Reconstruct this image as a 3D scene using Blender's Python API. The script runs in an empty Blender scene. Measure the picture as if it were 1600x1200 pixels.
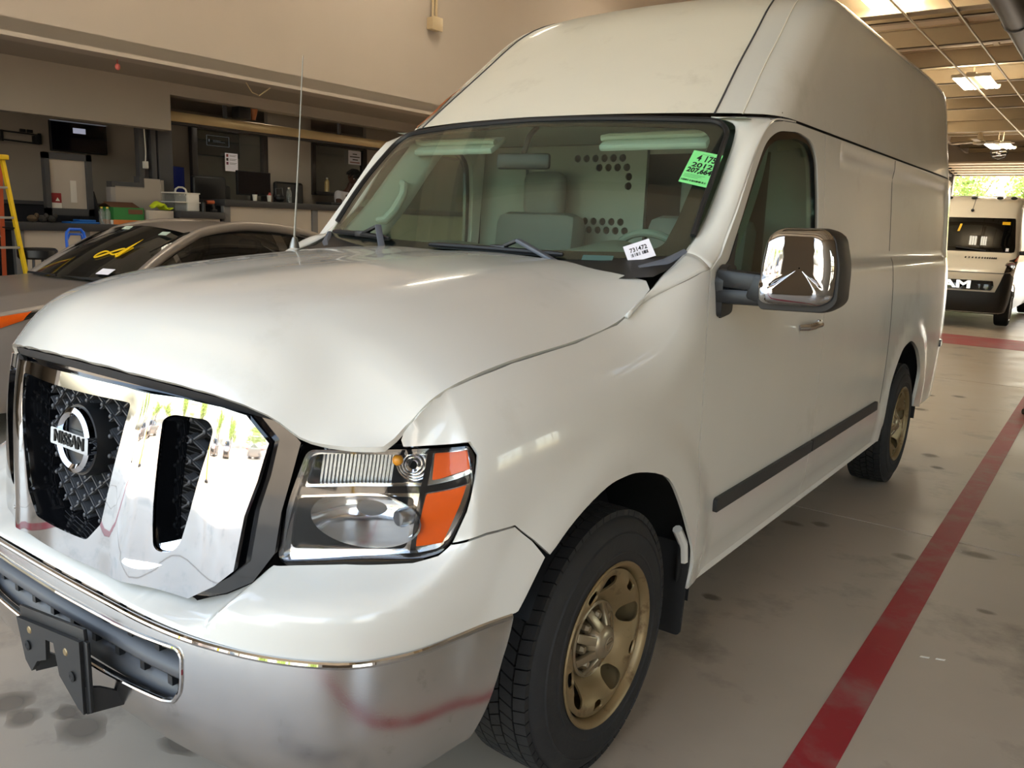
import bpy, bmesh, math, random
import numpy as np
from mathutils import Vector, Matrix
from mathutils.geometry import delaunay_2d_cdt
random.seed(7); np.random.seed(7)
SC = bpy.context.scene
COL = SC.collection
PI = math.pi

# ---------------------------------------------------------------- camera, world, sun, exposure
cam_d = bpy.data.cameras.new('camera'); cam = bpy.data.objects.new('camera', cam_d); COL.objects.link(cam)
cam_d.sensor_width = 36; cam_d.lens = 36*1294.84566/1600; cam_d.clip_start = .02; cam_d.clip_end = 400
_yaw, _pitch, _roll = 0.629132989, 0.190177687, 0.0367979082
_f = Vector((-math.sin(_yaw)*math.cos(_pitch), math.cos(_yaw)*math.cos(_pitch), -math.sin(_pitch)))
_r = Vector((math.cos(_yaw), math.sin(_yaw), 0)); _u = _r.cross(_f)
_r2 = _r*math.cos(_roll)+_u*math.sin(_roll); _u2 = _u*math.cos(_roll)-_r*math.sin(_roll)
cam.matrix_world = Matrix(((_r2.x, _u2.x, -_f.x, 2.03432014), (_r2.y, _u2.y, -_f.y, -0.945489326), (_r2.z, _u2.z, -_f.z, 1.54467622), (0, 0, 0, 1)))
SC.camera = cam

W = bpy.data.worlds.new('sky'); SC.world = W; W.use_nodes = True
_n = W.node_tree.nodes; _l = W.node_tree.links
_sky = _n.new('ShaderNodeTexSky'); _sky.sky_type = 'NISHITA'; _sky.sun_disc = False
_sky.sun_elevation = math.radians(58); _sky.sun_rotation = math.radians(20); _sky.air_density = 1.3; _sky.dust_density = 4.0; _sky.ozone_density = .3
# broken cloud cover, everywhere in the sky
_tc = _n.new('ShaderNodeTexCoord'); _mp = _n.new('ShaderNodeMapping'); _mp.inputs['Scale'].default_value = (1.6, 1.6, 5.0)
_nz = _n.new('ShaderNodeTexNoise'); _nz.inputs['Scale'].default_value = 2.2; _nz.inputs['Detail'].default_value = 8; _nz.inputs['Roughness'].default_value = .58
_cr = _n.new('ShaderNodeValToRGB'); _cr.color_ramp.elements[0].position = .46; _cr.color_ramp.elements[1].position = .66
_mx = _n.new('ShaderNodeMixRGB'); _mx.inputs['Color2'].default_value = (2.7, 2.7, 2.7, 1)
_bg = _n['Background']
_l.new(_tc.outputs['Generated'], _mp.inputs['Vector']); _l.new(_mp.outputs['Vector'], _nz.inputs['Vector']); _l.new(_nz.outputs['Fac'], _cr.inputs['Fac'])
_l.new(_cr.outputs['Color'], _mx.inputs['Fac']); _l.new(_sky.outputs['Color'], _mx.inputs['Color1']); _tn = _n.new('ShaderNodeMixRGB'); _tn.blend_type = 'MULTIPLY'; _tn.inputs['Fac'].default_value = 1; _tn.inputs['Color2'].default_value = (1, .945, .86, 1)
_l.new(_mx.outputs['Color'], _tn.inputs['Color1']); _l.new(_tn.outputs['Color'], _bg.inputs['Color'])
_bg.inputs['Strength'].default_value = 1.25
_sd = bpy.data.lights.new('sun', 'SUN'); _sd.energy = 5.5; _sd.angle = math.radians(.6); _sd.color = (1, .95, .86)
_so = bpy.data.objects.new('sun', _sd); COL.objects.link(_so); _so.rotation_euler = (math.radians(-11), 0, math.radians(-8))
SC.view_settings.view_transform = 'Standard'; SC.view_settings.look = 'None'; SC.view_settings.gamma = 1
SC.view_settings.use_curve_mapping = False; SC.view_settings.exposure = .46
SC.cycles.use_denoising = True; SC.cycles.max_bounces = 10; SC.cycles.diffuse_bounces = 5; SC.cycles.glossy_bounces = 5
SC.cycles.transparent_max_bounces = 16; SC.cycles.caustics_reflective = False; SC.cycles.caustics_refractive = False
SC.cycles.sample_clamp_indirect = 6

# ---------------------------------------------------------------- materials
def srgb(h):
    if isinstance(h, (tuple, list)): return tuple(h)
    h = h.lstrip('#'); out = []
    for i in (0, 2, 4):
        c = int(h[i:i+2], 16)/255; out.append(c/12.92 if c <= .04045 else ((c+.055)/1.055)**2.4)
    return tuple(out)
def mat(name, col, rough=.5, metal=0., coat=0., var=.06, scale=6., bump=0., bscale=200., emit=0., spec=.5, rvar=.0, stain=None):
    """procedural paint / plastic / metal: colour broken up by noise, optional relief and stains"""
    m = bpy.data.materials.new(name); m.use_nodes = True; nt = m.node_tree; N = nt.nodes; L = nt.links
    b = N['Principled BSDF']; c = srgb(col)
    tc = N.new('ShaderNodeTexCoord'); nz = N.new('ShaderNodeTexNoise'); nz.inputs['Scale'].default_value = scale; nz.inputs['Detail'].default_value = 5
    L.new(tc.outputs['Object'], nz.inputs['Vector'])
    mix = N.new('ShaderNodeMixRGB'); mix.inputs['Color1'].default_value = (*[max(0, v*(1-var)) for v in c], 1); mix.inputs['Color2'].default_value = (*[min(1, v*(1+var)) for v in c], 1)
    L.new(nz.outputs['Fac'], mix.inputs['Fac']); out = mix.outputs['Color']
    if stain:
        sc_, s_sc, lo, hi = stain
        n2 = N.new('ShaderNodeTexNoise'); n2.inputs['Scale'].default_value = s_sc; n2.inputs['Detail'].default_value = 9; n2.inputs['Roughness'].default_value = .65
        L.new(tc.outputs['Object'], n2.inputs['Vector'])
        r2 = N.new('ShaderNodeValToRGB'); r2.color_ramp.elements[0].position = lo; r2.color_ramp.elements[1].position = hi; L.new(n2.outputs['Fac'], r2.inputs['Fac'])
        m2 = N.new('ShaderNodeMixRGB'); L.new(r2.outputs['Color'], m2.inputs['Fac']); L.new(out, m2.inputs['Color1']); m2.inputs['Color2'].default_value = (*srgb(sc_), 1)
        out = m2.outputs['Color']
    L.new(out, b.inputs['Base Color'])
    b.inputs['Roughness'].default_value = rough; b.inputs['Metallic'].default_value = metal; b.inputs['Specular IOR Level'].default_value = spec
    if coat: b.inputs['Coat Weight'].default_value = coat; b.inputs['Coat Roughness'].default_value = .04
    if rvar:
        mr = N.new('ShaderNodeMapRange'); mr.inputs['To Min'].default_value = max(0, rough-rvar); mr.inputs['To Max'].default_value = rough+rvar
        L.new(nz.outputs['Fac'], mr.inputs['Value']); L.new(mr.outputs['Result'], b.inputs['Roughness'])
    if bump:
        n3 = N.new('ShaderNodeTexNoise'); n3.inputs['Scale'].default_value = bscale; n3.inputs['Detail'].default_value = 3
        L.new(tc.outputs['Object'], n3.inputs['Vector'])
        bp = N.new('ShaderNodeBump'); bp.inputs['Strength'].default_value = bump; bp.inputs['Distance'].default_value = .004
        L.new(n3.outputs['Fac'], bp.inputs['Height']); L.new(bp.outputs['Normal'], b.inputs['Normal'])
    if emit: b.inputs['Emission Color'].default_value = (*c, 1); b.inputs['Emission Strength'].default_value = emit
    return m
def glass(name, tint=(.8, .9, .84), rough=.0, dirt=.03, ior=1.5):
    """thin sheet glass: tinted see-through, mirror-like at grazing angles, a little dust"""
    m = bpy.data.materials.new(name); m.use_nodes = True; nt = m.node_tree; N = nt.nodes; L = nt.links
    N.remove(N['Principled BSDF']); o = N['Material Output']
    tr = N.new('ShaderNodeBsdfTransparent'); tr.inputs['Color'].default_value = (*tint, 1)
    gl = N.new('ShaderNodeBsdfGlossy'); gl.inputs['Roughness'].default_value = rough
    f0 = ((ior-1)/(ior+1))**2; lw = N.new('ShaderNodeLayerWeight'); lw.inputs['Blend'].default_value = .5
    pw = N.new('ShaderNodeMath'); pw.operation = 'POWER'; pw.inputs[1].default_value = 4.5; L.new(lw.outputs['Facing'], pw.inputs[0])
    fr = N.new('ShaderNodeMath'); fr.operation = 'MULTIPLY_ADD'; fr.inputs[1].default_value = 1-f0; fr.inputs[2].default_value = f0; L.new(pw.outputs[0], fr.inputs[0])
    m1 = N.new('ShaderNodeMixShader'); L.new(fr.outputs[0], m1.inputs['Fac']); L.new(tr.outputs[0], m1.inputs[1]); L.new(gl.outputs[0], m1.inputs[2])
    df = N.new('ShaderNodeBsdfDiffuse'); df.inputs['Color'].default_value = (.6, .6, .57, 1)
    nz = N.new('ShaderNodeTexNoise'); nz.inputs['Scale'].default_value = 9; nz.inputs['Detail'].default_value = 6
    ma = N.new('ShaderNodeMath'); ma.operation = 'MULTIPLY'; ma.inputs[1].default_value = dirt; L.new(nz.outputs['Fac'], ma.inputs[0])
    m2 = N.new('ShaderNodeMixShader'); L.new(ma.outputs[0], m2.inputs['Fac']); L.new(m1.outputs[0], m2.inputs[1]); L.new(df.outputs[0], m2.inputs[2])
    L.new(m2.outputs[0], o.inputs['Surface']); return m

# ---------------------------------------------------------------- objects
def props(o, label=None, cat=None, group=None, kind=None):
    if label: o['label'] = label
    if cat: o['category'] = cat
    if group: o['group'] = group
    if kind: o['kind'] = kind
    return o
def thing(name, label, cat, loc=(0, 0, 0), group=None, rotz=0):
    o = bpy.data.objects.new(name, None); o.empty_display_size = .1; COL.objects.link(o); o.location = loc; o.rotation_euler = (0, 0, rotz)
    return props(o, label, cat, group)
def wloc(o):
    v = Vector((0, 0, 0))
    while o is not None: v = v+Vector(o.location); o = o.parent
    return v
def link(name, me, m, parent=None, label=None, local=False):
    """link a mesh; vertices are in world space unless local"""
    if m is not None: me.materials.append(m)
    o = bpy.data.objects.new(name, me); COL.objects.link(o)
    if parent is not None:
        o.parent = parent
        if not local: o.location = -wloc(parent)
    if label: o['label'] = label
    return o
def copytree(o, parent=None):
    c = o.copy(); COL.objects.link(c); c.parent = parent
    for ch in o.children: copytree(ch, c)
    return c
def frame_of(d, up=(0, 0, 1)):
    d = Vector(d).normalized(); up = Vector(up)
    if abs(d.dot(up)) > .98: up = Vector((0, 1, 0))
    x = up.cross(d).normalized(); y = d.cross(x)
    return x, y, d
class MB:
    def __init__(self): self.bm = bmesh.new()
    def _merge(self, t):
        me = bpy.data.meshes.new('t'); t.to_mesh(me); t.free(); self.bm.from_mesh(me); bpy.data.meshes.remove(me); return self
    def box(self, c, s, rz=0, bev=0, rot=None, seg=2):
        t = bmesh.new(); bmesh.ops.create_cube(t, size=1); bmesh.ops.scale(t, vec=s, verts=t.verts)
        if bev: bmesh.ops.bevel(t, geom=t.edges[:], offset=min(bev, .49*min(s)), segments=seg, affect='EDGES', profile=.5)
        M = Matrix.Translation(c) @ (rot.to_4x4() if rot else Matrix.Rotation(rz, 4, 'Z'))
        bmesh.ops.transform(t, matrix=M, verts=t.verts); return self._merge(t)
    def span(self, a, b, bev=0):
        return self.box([(a[i]+b[i])/2 for i in range(3)], [abs(b[i]-a[i]) for i in range(3)], bev=bev)
    def bar(self, p, q, w, h, up=(0, 0, 1), bev=0):
        p, q = Vector(p), Vector(q); x, y, d = frame_of(q-p, up); R = Matrix((x, y, d)).transposed()
        return self.box((p+q)/2, (w, h, (q-p).length), bev=bev, rot=R)
    def tube(self, pts, r, n=10, caps=True, closed=False):
        pts = [Vector(p) for p in pts]; N = len(pts); rings = []; t = self.bm; x = None
        for i, p in enumerate(pts):
            if closed: d = pts[(i+1) % N]-pts[i-1]
            else: d = (pts[min(i+1, N-1)]-pts[max(i-1, 0)])
            d.normalize()
            if x is None: x, y, _ = frame_of(d)
            else:
                x = (x-d*x.dot(d)).normalized(); y = d.cross(x)
            rr = r[i] if isinstance(r, (list, tuple)) else r
            rings.append([t.verts.new(p+(x*math.cos(a)+y*math.sin(a))*rr) for a in [2*PI*k/n for k in range(n)]])
        for i in range(N if closed else N-1):
            a, b = rings[i], rings[(i+1) % N]
            for k in range(n): t.faces.new((a[k], a[(k+1) % n], b[(k+1) % n], b[k]))
        if caps and not closed: t.faces.new(rings[0][::-1]); t.faces.new(rings[-1])
        return self
    def lathe(self, prof, o, axis=(0, 0, 1), n=32, a0=0, a1=2*PI, closed=False):
        """prof: (radius, distance along axis)"""
        x, y, d = frame_of(axis); o = Vector(o); t = self.bm; full = abs(a1-a0-2*PI) < 1e-6; M = n if full else n+1; rings = []
        for r, h in prof:
            if r < 1e-6: rings.append([t.verts.new(o+d*h)])
            else: rings.append([t.verts.new(o+d*h+(x*math.cos(a)+y*math.sin(a))*r) for a in [a0+(a1-a0)*k/n for k in range(M)]])
        K = len(rings)
        for i in range(K if closed else K-1):
            A, B = rings[i], rings[(i+1) % K]
            for k in range(n):
                k2 = (k+1) % M
                if len(A) == 1 and len(B) == 1: break
                if len(A) == 1: t.faces.new((A[0], B[k2], B[k]))
                elif len(B) == 1: t.faces.new((A[k], A[k2], B[0]))
                else: t.faces.new((A[k], A[k2], B[k2], B[k]))
        return self
    def grid(self, G, cu=False, cv=False):
        G = np.asarray(G); H, Wd = G.shape[:2]; V = [[self.bm.verts.new(G[i, j]) for j in range(Wd)] for i in range(H)]
        for i in range(H if cu else H-1):
            for j in range(Wd if cv else Wd-1):
                self.bm.faces.new((V[i][j], V[i][(j+1) % Wd], V[(i+1) % H][(j+1) % Wd], V[(i+1) % H][j]))
        return self
    def prism(self, poly, O, X, Y, depth):
        """polygon in the plane O + u X + v Y, extruded depth along X x Y"""
        O, X, Y = Vector(O), Vector(X), Vector(Y); Z = X.cross(Y).normalized(); t = self.bm
        A = [t.verts.new(O+X*u+Y*v) for u, v in poly]; B = [t.verts.new(O+X*u+Y*v+Z*depth) for u, v in poly]; n = len(poly)
        t.faces.new(A[::-1]); t.faces.new(B)
        for k in range(n): t.faces.new((A[k], A[(k+1) % n], B[(k+1) % n], B[k]))
        return self
    def ball(self, c, r, n=12, s=(1, 1, 1)):
        t = bmesh.new(); bmesh.ops.create_uvsphere(t, u_segments=n, v_segments=max(6, n//2), radius=1)
        bmesh.ops.scale(t, vec=[r*k for k in s], verts=t.verts); bmesh.ops.translate(t, vec=c, verts=t.verts); return self._merge(t)
    def mesh(self, smooth=35, fix=True):
        if fix: bmesh.ops.recalc_face_normals(self.bm, faces=self.bm.faces[:])
        me = bpy.data.meshes.new('m'); self.bm.to_mesh(me); self.bm.free()
        if smooth:
            me.shade_smooth(); me.set_sharp_from_angle(angle=math.radians(smooth))
        return me
    def build(self, name, m, parent=None, label=None, smooth=35, fix=True, local=False):
        me = self.mesh(smooth, fix); me.name = name
        return link(name, me, m, parent, label, local)
def rnd(pts, r, n=6):
    """round the corners of a polygon; r one radius or one per corner"""
    out = []; N = len(pts)
    for i in range(N):
        p, a, b = Vector(pts[i]), Vector(pts[i-1]), Vector(pts[(i+1) % N]); ri = r[i] if isinstance(r, (list, tuple)) else r
        da, db = (a-p), (b-p); k = min(ri, .48*da.length, .48*db.length)
        if k < 1e-5: out.append(tuple(p)); continue
        A, B = p+da.normalized()*k, p+db.normalized()*k
        for j in range(n+1):
            t = j/n; out.append(tuple(A*(1-t)**2+p*2*t*(1-t)+B*t*t))
    return out
def dens(pts, step):
    out = []; N = len(pts)
    for i in range(N):
        a, b = np.array(pts[i], float), np.array(pts[(i+1) % N], float); k = max(1, int(math.ceil(np.linalg.norm(b-a)/step)))
        for j in range(k): out.append(a+(b-a)*j/k)
    return np.array(out)
def inside(P, poly):
    x, y = P[:, 0], P[:, 1]; r = np.zeros(len(P), bool); n = len(poly); j = n-1
    for i in range(n):
        xi, yi = poly[i]; xj, yj = poly[j]
        c = ((yi > y) != (yj > y)); r ^= c & (x < (xj-xi)*(y-yi)/(yj-yi+1e-30)+xi); j = i
    return r
def panel(name, surf, outline, m, parent=None, holes=(), step=.05, th=.008, label=None, mir=False, gstep=None, off=0., lipout=0.):
    """sheet cut to an outline (with holes) on a curved surface: outer skin with true normals, turned edges and an inner skin"""
    gs = gstep or step
    B = [dens(outline, step)]+[dens(h, step) for h in holes]
    lo, hi = B[0].min(0), B[0].max(0)
    gx = np.arange(lo[0]+gs/2, hi[0], gs); gy = np.arange(lo[1]+gs/2, hi[1], gs)
    G = np.array(np.meshgrid(gx, gy)).reshape(2, -1).T
    ok = inside(G, B[0])
    for h in B[1:]: ok &= ~inside(G, h)
    G = G[ok]; allb = np.concatenate(B)
    if len(G):
        keep = np.ones(len(G), bool)
        for k in range(0, len(G), 2000):
            d = np.linalg.norm(G[k:k+2000, None]-allb[None], axis=2).min(1); keep[k:k+2000] = d > .45*min(gs, step)
        G = G[keep]
    V = np.concatenate([allb, G]) if len(G) else allb
    E = []; st = 0
    for b in B: E += [(st+i, st+(i+1) % len(b)) for i in range(len(b))]; st += len(b)
    r = delaunay_2d_cdt([Vector(v) for v in V], E, [], 0, 1e-7)
    v2 = np.array([tuple(v) for v in r[0]]); F = np.array([f for f in r[2] if len(f) == 3])
    cen = v2[F].mean(1); ok = inside(cen, B[0])
    for h in B[1:]: ok &= ~inside(cen, h)
    F = F[ok]
    a, b_, c = v2[F[:, 0]], v2[F[:, 1]], v2[F[:, 2]]; ar = (b_[:, 0]-a[:, 0])*(c[:, 1]-a[:, 1])-(b_[:, 1]-a[:, 1])*(c[:, 0]-a[:, 0])
    F[ar < 0] = F[ar < 0][:, ::-1]
    u, w = v2[:, 0], v2[:, 1]; e = 2e-3
    nr = np.cross(surf(u+e, w)-surf(u-e, w), surf(u, w+e)-surf(u, w-e)); nr /= np.linalg.norm(nr, axis=1)[:, None]+1e-12
    P = surf(u, w)+nr*off; Q = P-nr*th; n = len(P)
    ec = {}
    for f in F:
        for i in range(3):
            k = (f[i], f[(i+1) % 3]); ec[k] = 1
    bd = [k for k in ec if (k[1], k[0]) not in ec]
    bi = sorted({i for k in bd for i in k}); ix = {v: i for i, v in enumerate(bi)}
    verts = [*P, *Q, *P[bi], *Q[bi]]; nb = len(bi)
    faces = [tuple(int(x) for x in f) for f in F]+[tuple(int(x)+n for x in f[::-1]) for f in F]
    faces += [(2*n+ix[a_], 2*n+nb+ix[a_], 2*n+nb+ix[b2], 2*n+ix[b2]) for a_, b2 in bd]
    nl = [*nr, *(-nr)]+[(0, 0, 0)]*(2*nb)
    verts = np.array(verts); nl = np.array(nl)
    if mir:
        verts[:, 0] *= -1; nl[:, 0] *= -1; faces = [f[::-1] for f in faces]
    me = bpy.data.meshes.new(name); me.from_pydata(verts.tolist(), [], faces); me.shade_smooth()
    me.normals_split_custom_set_from_vertices(nl.tolist())
    return link(name, me, m, parent, label)
def both(name, surf, outline, m, parent, **k):
    """a panel on the driver's side and its mirror image"""
    a = panel(name, surf, outline, m, parent, **k); b = panel(name, surf, outline, m, parent, mir=True, **k); return a, b
def letters(txt, size, O, X, Y, m, parent, name='lettering', depth=.001, align='CENTER', bold=0., sx=1.):
    """flat lettering laid on the plane O, X (reading direction), Y (up)"""
    cu = bpy.data.curves.new('t', 'FONT'); cu.body = txt; cu.size = size; cu.align_x = align; cu.align_y = 'CENTER'; cu.extrude = depth; cu.offset = bold; cu.resolution_u = 3
    t = bpy.data.objects.new('t', cu); COL.objects.link(t); dg = bpy.context.evaluated_depsgraph_get()
    me = bpy.data.meshes.new_from_object(t.evaluated_get(dg)); bpy.data.objects.remove(t); bpy.data.curves.remove(cu)
    X = Vector(X).normalized(); Y = Vector(Y).normalized(); Z = X.cross(Y)
    M = Matrix(((X.x*sx, Y.x, Z.x, O[0]), (X.y*sx, Y.y, Z.y, O[1]), (X.z*sx, Y.z, Z.z, O[2]), (0, 0, 0, 1)))
    me.transform(M); me.materials.clear(); me.name = name
    return link(name, me, m, parent) if name else me
def loft(name, A, Bc, m, parent, n=8, bulge=(0, 0, 0), k=24, th=.006, mir=False, label=None):
    """sheet between two 3-D curves, bulging outwards in the middle"""
    def rs(c):
        c = crom(c, 10); s = np.r_[0, np.cumsum(np.linalg.norm(np.diff(c, axis=0), axis=1))]; t = np.linspace(0, s[-1], k)
        return np.stack([np.interp(t, s, c[:, i]) for i in range(3)], 1)
    a, b = rs(A), rs(Bc); t = np.linspace(0, 1, n)[None, :, None]; bl = np.array(bulge)
    G = a[:, None]*(1-t)+b[:, None]*t+np.sin(t*PI)*bl
    if mir: G[..., 0] *= -1
    mb = MB(); mb.grid(G)
    o = mb.build(name, m, parent, label)
    md = o.modifiers.new('thickness', 'SOLIDIFY'); md.thickness = th; md.offset = 0
    return o
# ---------------------------------------------------------------- van body surfaces
def crom(pts, n=12, closed=False):
    """smooth curve through points (Catmull-Rom, centripetal-ish), returns dense array"""
    P = np.array(pts, float); N = len(P); out = []
    for i in range(N - 1 + (1 if closed else 0)):
        if closed:
            p0, p1, p2, p3 = P[(i-1) % N], P[i], P[(i+1) % N], P[(i+2) % N]
        else:
            p1, p2 = P[i], P[i+1]
            p0 = P[i-1] if i > 0 else 2*p1 - p2
            p3 = P[i+2] if i < N-2 else 2*p2 - p1
        t0 = 0.0; t1 = t0 + max(1e-6, np.linalg.norm(p1-p0))**.5; t2 = t1 + max(1e-6, np.linalg.norm(p2-p1))**.5; t3 = t2 + max(1e-6, np.linalg.norm(p3-p2))**.5
        for k in range(n):
            t = t1 + (t2-t1)*k/n
            a1 = (t1-t)/(t1-t0)*p0 + (t-t0)/(t1-t0)*p1
            a2 = (t2-t)/(t2-t1)*p1 + (t-t1)/(t2-t1)*p2
            a3 = (t3-t)/(t3-t2)*p2 + (t-t2)/(t3-t2)*p3
            b1 = (t2-t)/(t2-t0)*a1 + (t-t0)/(t2-t0)*a2
            b2 = (t3-t)/(t3-t1)*a2 + (t-t1)/(t3-t1)*a3
            out.append((t2-t)/(t2-t1)*b1 + (t-t1)/(t2-t1)*b2)
    if not closed: out.append(P[-1])
    return np.array(out)

def curve1(xs, ys, n=10):
    """smooth 1-D function through points"""
    c = crom(list(zip(xs, ys)), n)
    return lambda t: np.interp(t, c[:, 0], c[:, 1])

def sstep(a, b, x):
    t = np.clip((np.asarray(x, float)-a)/(b-a), 0, 1); return t*t*(3-2*t)

_plan = crom([(-.2,-.033),(0,-.035),(.2,-.033),(.4,-.027),(.55,-.007),(.68,.033),(.78,.085),(.86,.15),(.915,.235),(.95,.33),(.978,.45),(.993,.6),
              (1.0,.8),(1.0,1.2),(1.0,2),(1.0,3),(1.0,4),(1.0,5),(1.0,5.5),(.995,5.75),(.975,5.93),(.93,6.05),(.85,6.1),(.6,6.11),(0,6.12)], 24)
_plan = _plan[_plan[:, 0] >= -1e-9] if False else _plan[24:]
_seg = np.r_[0, np.cumsum(np.linalg.norm(np.diff(_plan, axis=0), axis=1))]
S_END = _seg[-1]
_ydense = _plan[:, 1]
def SY(y):
    """arc parameter of the plan contour at distance y along the side"""
    k = np.argmax(_ydense > 5.9) if True else 0
    return float(np.interp(y, _ydense[8:k], _seg[8:k]))
_wz = curve1([0,.25,.35,.42,.5,.65,.9,1.1,1.3,1.40,1.46,1.6,1.85,1.97,2.1], [.93,.955,.982,.99,.995,1.003,1.01,1.007,.995,.983,.972,.962,.942,.93,.91])
_ztop = curve1([0,.27,.305,.335,.36,.39,.447,.51,.65,.93,1.15,1.3,1.4,1.5,1.7], [1.05,1.06,1.073,1.118,1.142,1.161,1.180,1.194,1.215,1.238,1.271,1.33,1.378,1.42,1.45])
_xt = curve1([0,.29,.317,.327,.357,.39,.447,.51,.65,.93,1.5], [.80,.812,.824,.838,.848,.856,.862,.866,.871,.876,.879])
_sx = np.interp(np.linspace(0, 1.4, 141), _seg, _plan[:, 0]); _sy = np.interp(np.linspace(0, 1.4, 141), _seg, _plan[:, 1])
_d = .022+.40*_sx**2-_sy; _shift = .5*(_d+np.sqrt(_d*_d+.0005))*(1-sstep(1.12, 1.32, np.linspace(0, 1.4, 141)))
_zb = curve1([0,.183,.345,.446,.50,.555,.60,.65,.70,.80,.944,1.03,1.10,1.2,1.5], [.700,.698,.690,.686,.702,.738,.782,.792,.798,.811,.818,.838,.860,.87,.87])
ARCH_F, ARCH_R = (1.02, .40), (4.72, .42)
def rrect(y, z, y0, y1, z0, z1, r, soft):
    qy = np.abs(y-(y0+y1)/2)-(y1-y0)/2+r; qz = np.abs(z-(z0+z1)/2)-(z1-z0)/2+r
    d = np.hypot(np.maximum(qy, 0), np.maximum(qz, 0))+np.minimum(np.maximum(qy, qz), 0)-r
    return 1-sstep(-soft, soft, d)
def FS(s, z):
    """front, corner, side and rear skin: arc parameter s (negative = passenger half), height z"""
    s = np.asarray(s, float); z = np.asarray(z, float); sg = np.where(s < 0, -1., 1.); a = np.abs(s)
    cx = np.interp(a, _seg, _plan[:, 0]); cy = np.interp(a, _seg, _plan[:, 1])
    e = .012
    tx = np.interp(a+e, _seg, _plan[:, 0])-np.interp(np.maximum(a-e, 0), _seg, _plan[:, 0])
    ty = np.interp(a+e, _seg, _plan[:, 1])-np.interp(np.maximum(a-e, 0), _seg, _plan[:, 1])
    tx = np.where(a < e, 1., tx); ty = np.where(a < e, 0., ty)
    L = np.hypot(tx, ty); nx, ny = ty/L, -tx/L
    side = sstep(.25, .75, cy)*(1-.6*sstep(5.95, 6.1, cy))
    off = (_wz(z)-1.0)*side
    # wheel-arch flares
    for (ay, az), k in ((ARCH_F, .020), (ARCH_R, .018)):
        r = np.hypot((cy-ay)*.97, z-az)
        off = off+k*sstep(.66, .53, r)*sstep(.28, .55, cy)
    # lower crease above the rocker, pressed window panels behind the door
    off = off-.010*sstep(.50, .42, z)*sstep(1.5, 1.62, cy)*sstep(4.25, 4.15, cy)
    off = off-.006*sstep(1.43, 1.405, z)*sstep(2.76, 2.80, cy)*0
    off = off-.015*rrect(cy, z, 2.93, 5.72, 1.425, 1.905, .10, .014)
    # fascia swelling under the lamps
    off = off+.012*np.exp(-((z-.73)/.07)**2)*(1-sstep(.3, .6, cy))*sstep(.5, .8, a)
    # shoulder of the front wing
    zb = _zb(np.minimum(a, 1.4))
    sh = np.interp(a, np.linspace(0, 1.4, 141), _shift)*(sstep(np.maximum(zb-.075, .661), zb+.012, z)+.15*sstep(.9, 1.1, z))
    yy = cy+sh
    zt = _ztop(yy); t = np.clip((z-(zt-.24))/.24, 0, 1.3)
    amp = np.clip(cx-_xt(yy), 0, .125)*(1-sstep(1.22, 1.56, cy))*sstep(.07, .14, cy)
    off = off-amp*t**2.3
    y = cy+ny*off+sh
    return np.stack([sg*(cx+nx*off), y, z+0*cx], -1)

def GS(x, z):
    """front plane of the grille"""
    x = np.asarray(x, float); z = np.asarray(z, float)
    y = -.004+.035*(z-.7)/.45+.40*x**2
    return np.stack([x, y, z+0*x], -1)

def S_at(y, z):
    """arc parameter of the driver's-side skin point at distance y and height z"""
    lo, hi = .75, S_END*.8
    for _ in range(40):
        m = (lo+hi)/2
        if float(FS(m, z)[1]) < y: lo = m
        else: hi = m
    return m
# ---------------------------------------------------------------- materials of the vehicles
M = {}
M['white'] = mat('white_paint', '#d4d3cc', .22, coat=.7, var=.02, scale=3, stain=('#b9b6aa', 2.2, .60, .95), rvar=.05)
M['white_old'] = mat('chalky_white_paint', '#dad5c6', .42, coat=.15, var=.03, scale=5, stain=('#b8b1a0', 4, .56, .9))
M['chrome'] = mat('chrome', '#c2c3c6', .03, 1, var=.01)
M['brushed'] = mat('worn_bumper_chrome', '#c4c4c4', .19, 1, var=.06, scale=14, rvar=.05, bump=.03, bscale=300, stain=('#8f8b82', 12, .62, .9))
M['black'] = mat('black_plastic', '#17181a', .45, var=.15, scale=20, bump=.05, bscale=500)
M['greyplast'] = mat('grey_plastic', '#46484c', .5, var=.08, scale=12, bump=.05, bscale=600)
M['gloss_black'] = mat('gloss_black', '#0c0d10', .08, coat=.6, var=.05)
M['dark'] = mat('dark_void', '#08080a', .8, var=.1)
M['rubber'] = mat('tyre_rubber', '#1b1b1c', .75, var=.2, scale=8, bump=.15, bscale=90, stain=('#33312d', 6, .5, .9))
M['rim'] = mat('rusty_steel_wheel', '#8d7a58', .42, .55, var=.15, scale=9, stain=('#4a2e19', 11, .56, .72), rvar=.08)
M['hub'] = mat('dull_hub_cap', '#9c8f76', .32, .7, var=.1, scale=15, stain=('#5a4024', 16, .6, .8))
M['rust'] = mat('rust', '#8a4a22', .9, var=.3, scale=30)
M['amber'] = mat('amber_lens', '#cc5002', .35, spec=.15, var=.08, scale=40, bump=.05, bscale=600)
M['silver'] = mat('lamp_reflector', '#d4d6d8', .12, 1, var=.03)
M['dim_silver'] = mat('lamp_ribbed_reflector', '#9b9da0', .3, 1, var=.05)
M['bulb'] = mat('amber_bulb', '#f0a020', .15, coat=.5, var=.1)
M['lens'] = glass('clear_lens', (.98, .98, .98), dirt=.012, ior=1.3)
M['wglass'] = glass('green_windscreen', (.86, .93, .88), dirt=.012, ior=1.5)
M['sglass'] = glass('dark_side_glass', (.62, .74, .68), dirt=.015, ior=1.5)
M['interior'] = mat('grey_green_trim', '#a6b1a7', .7, var=.05)
M['dash'] = mat('grey_dashboard', '#73807a', .65, var=.06, bump=.05)
M['bulkhead'] = mat('partition_paint', '#8f938d', .5, var=.04)
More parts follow.
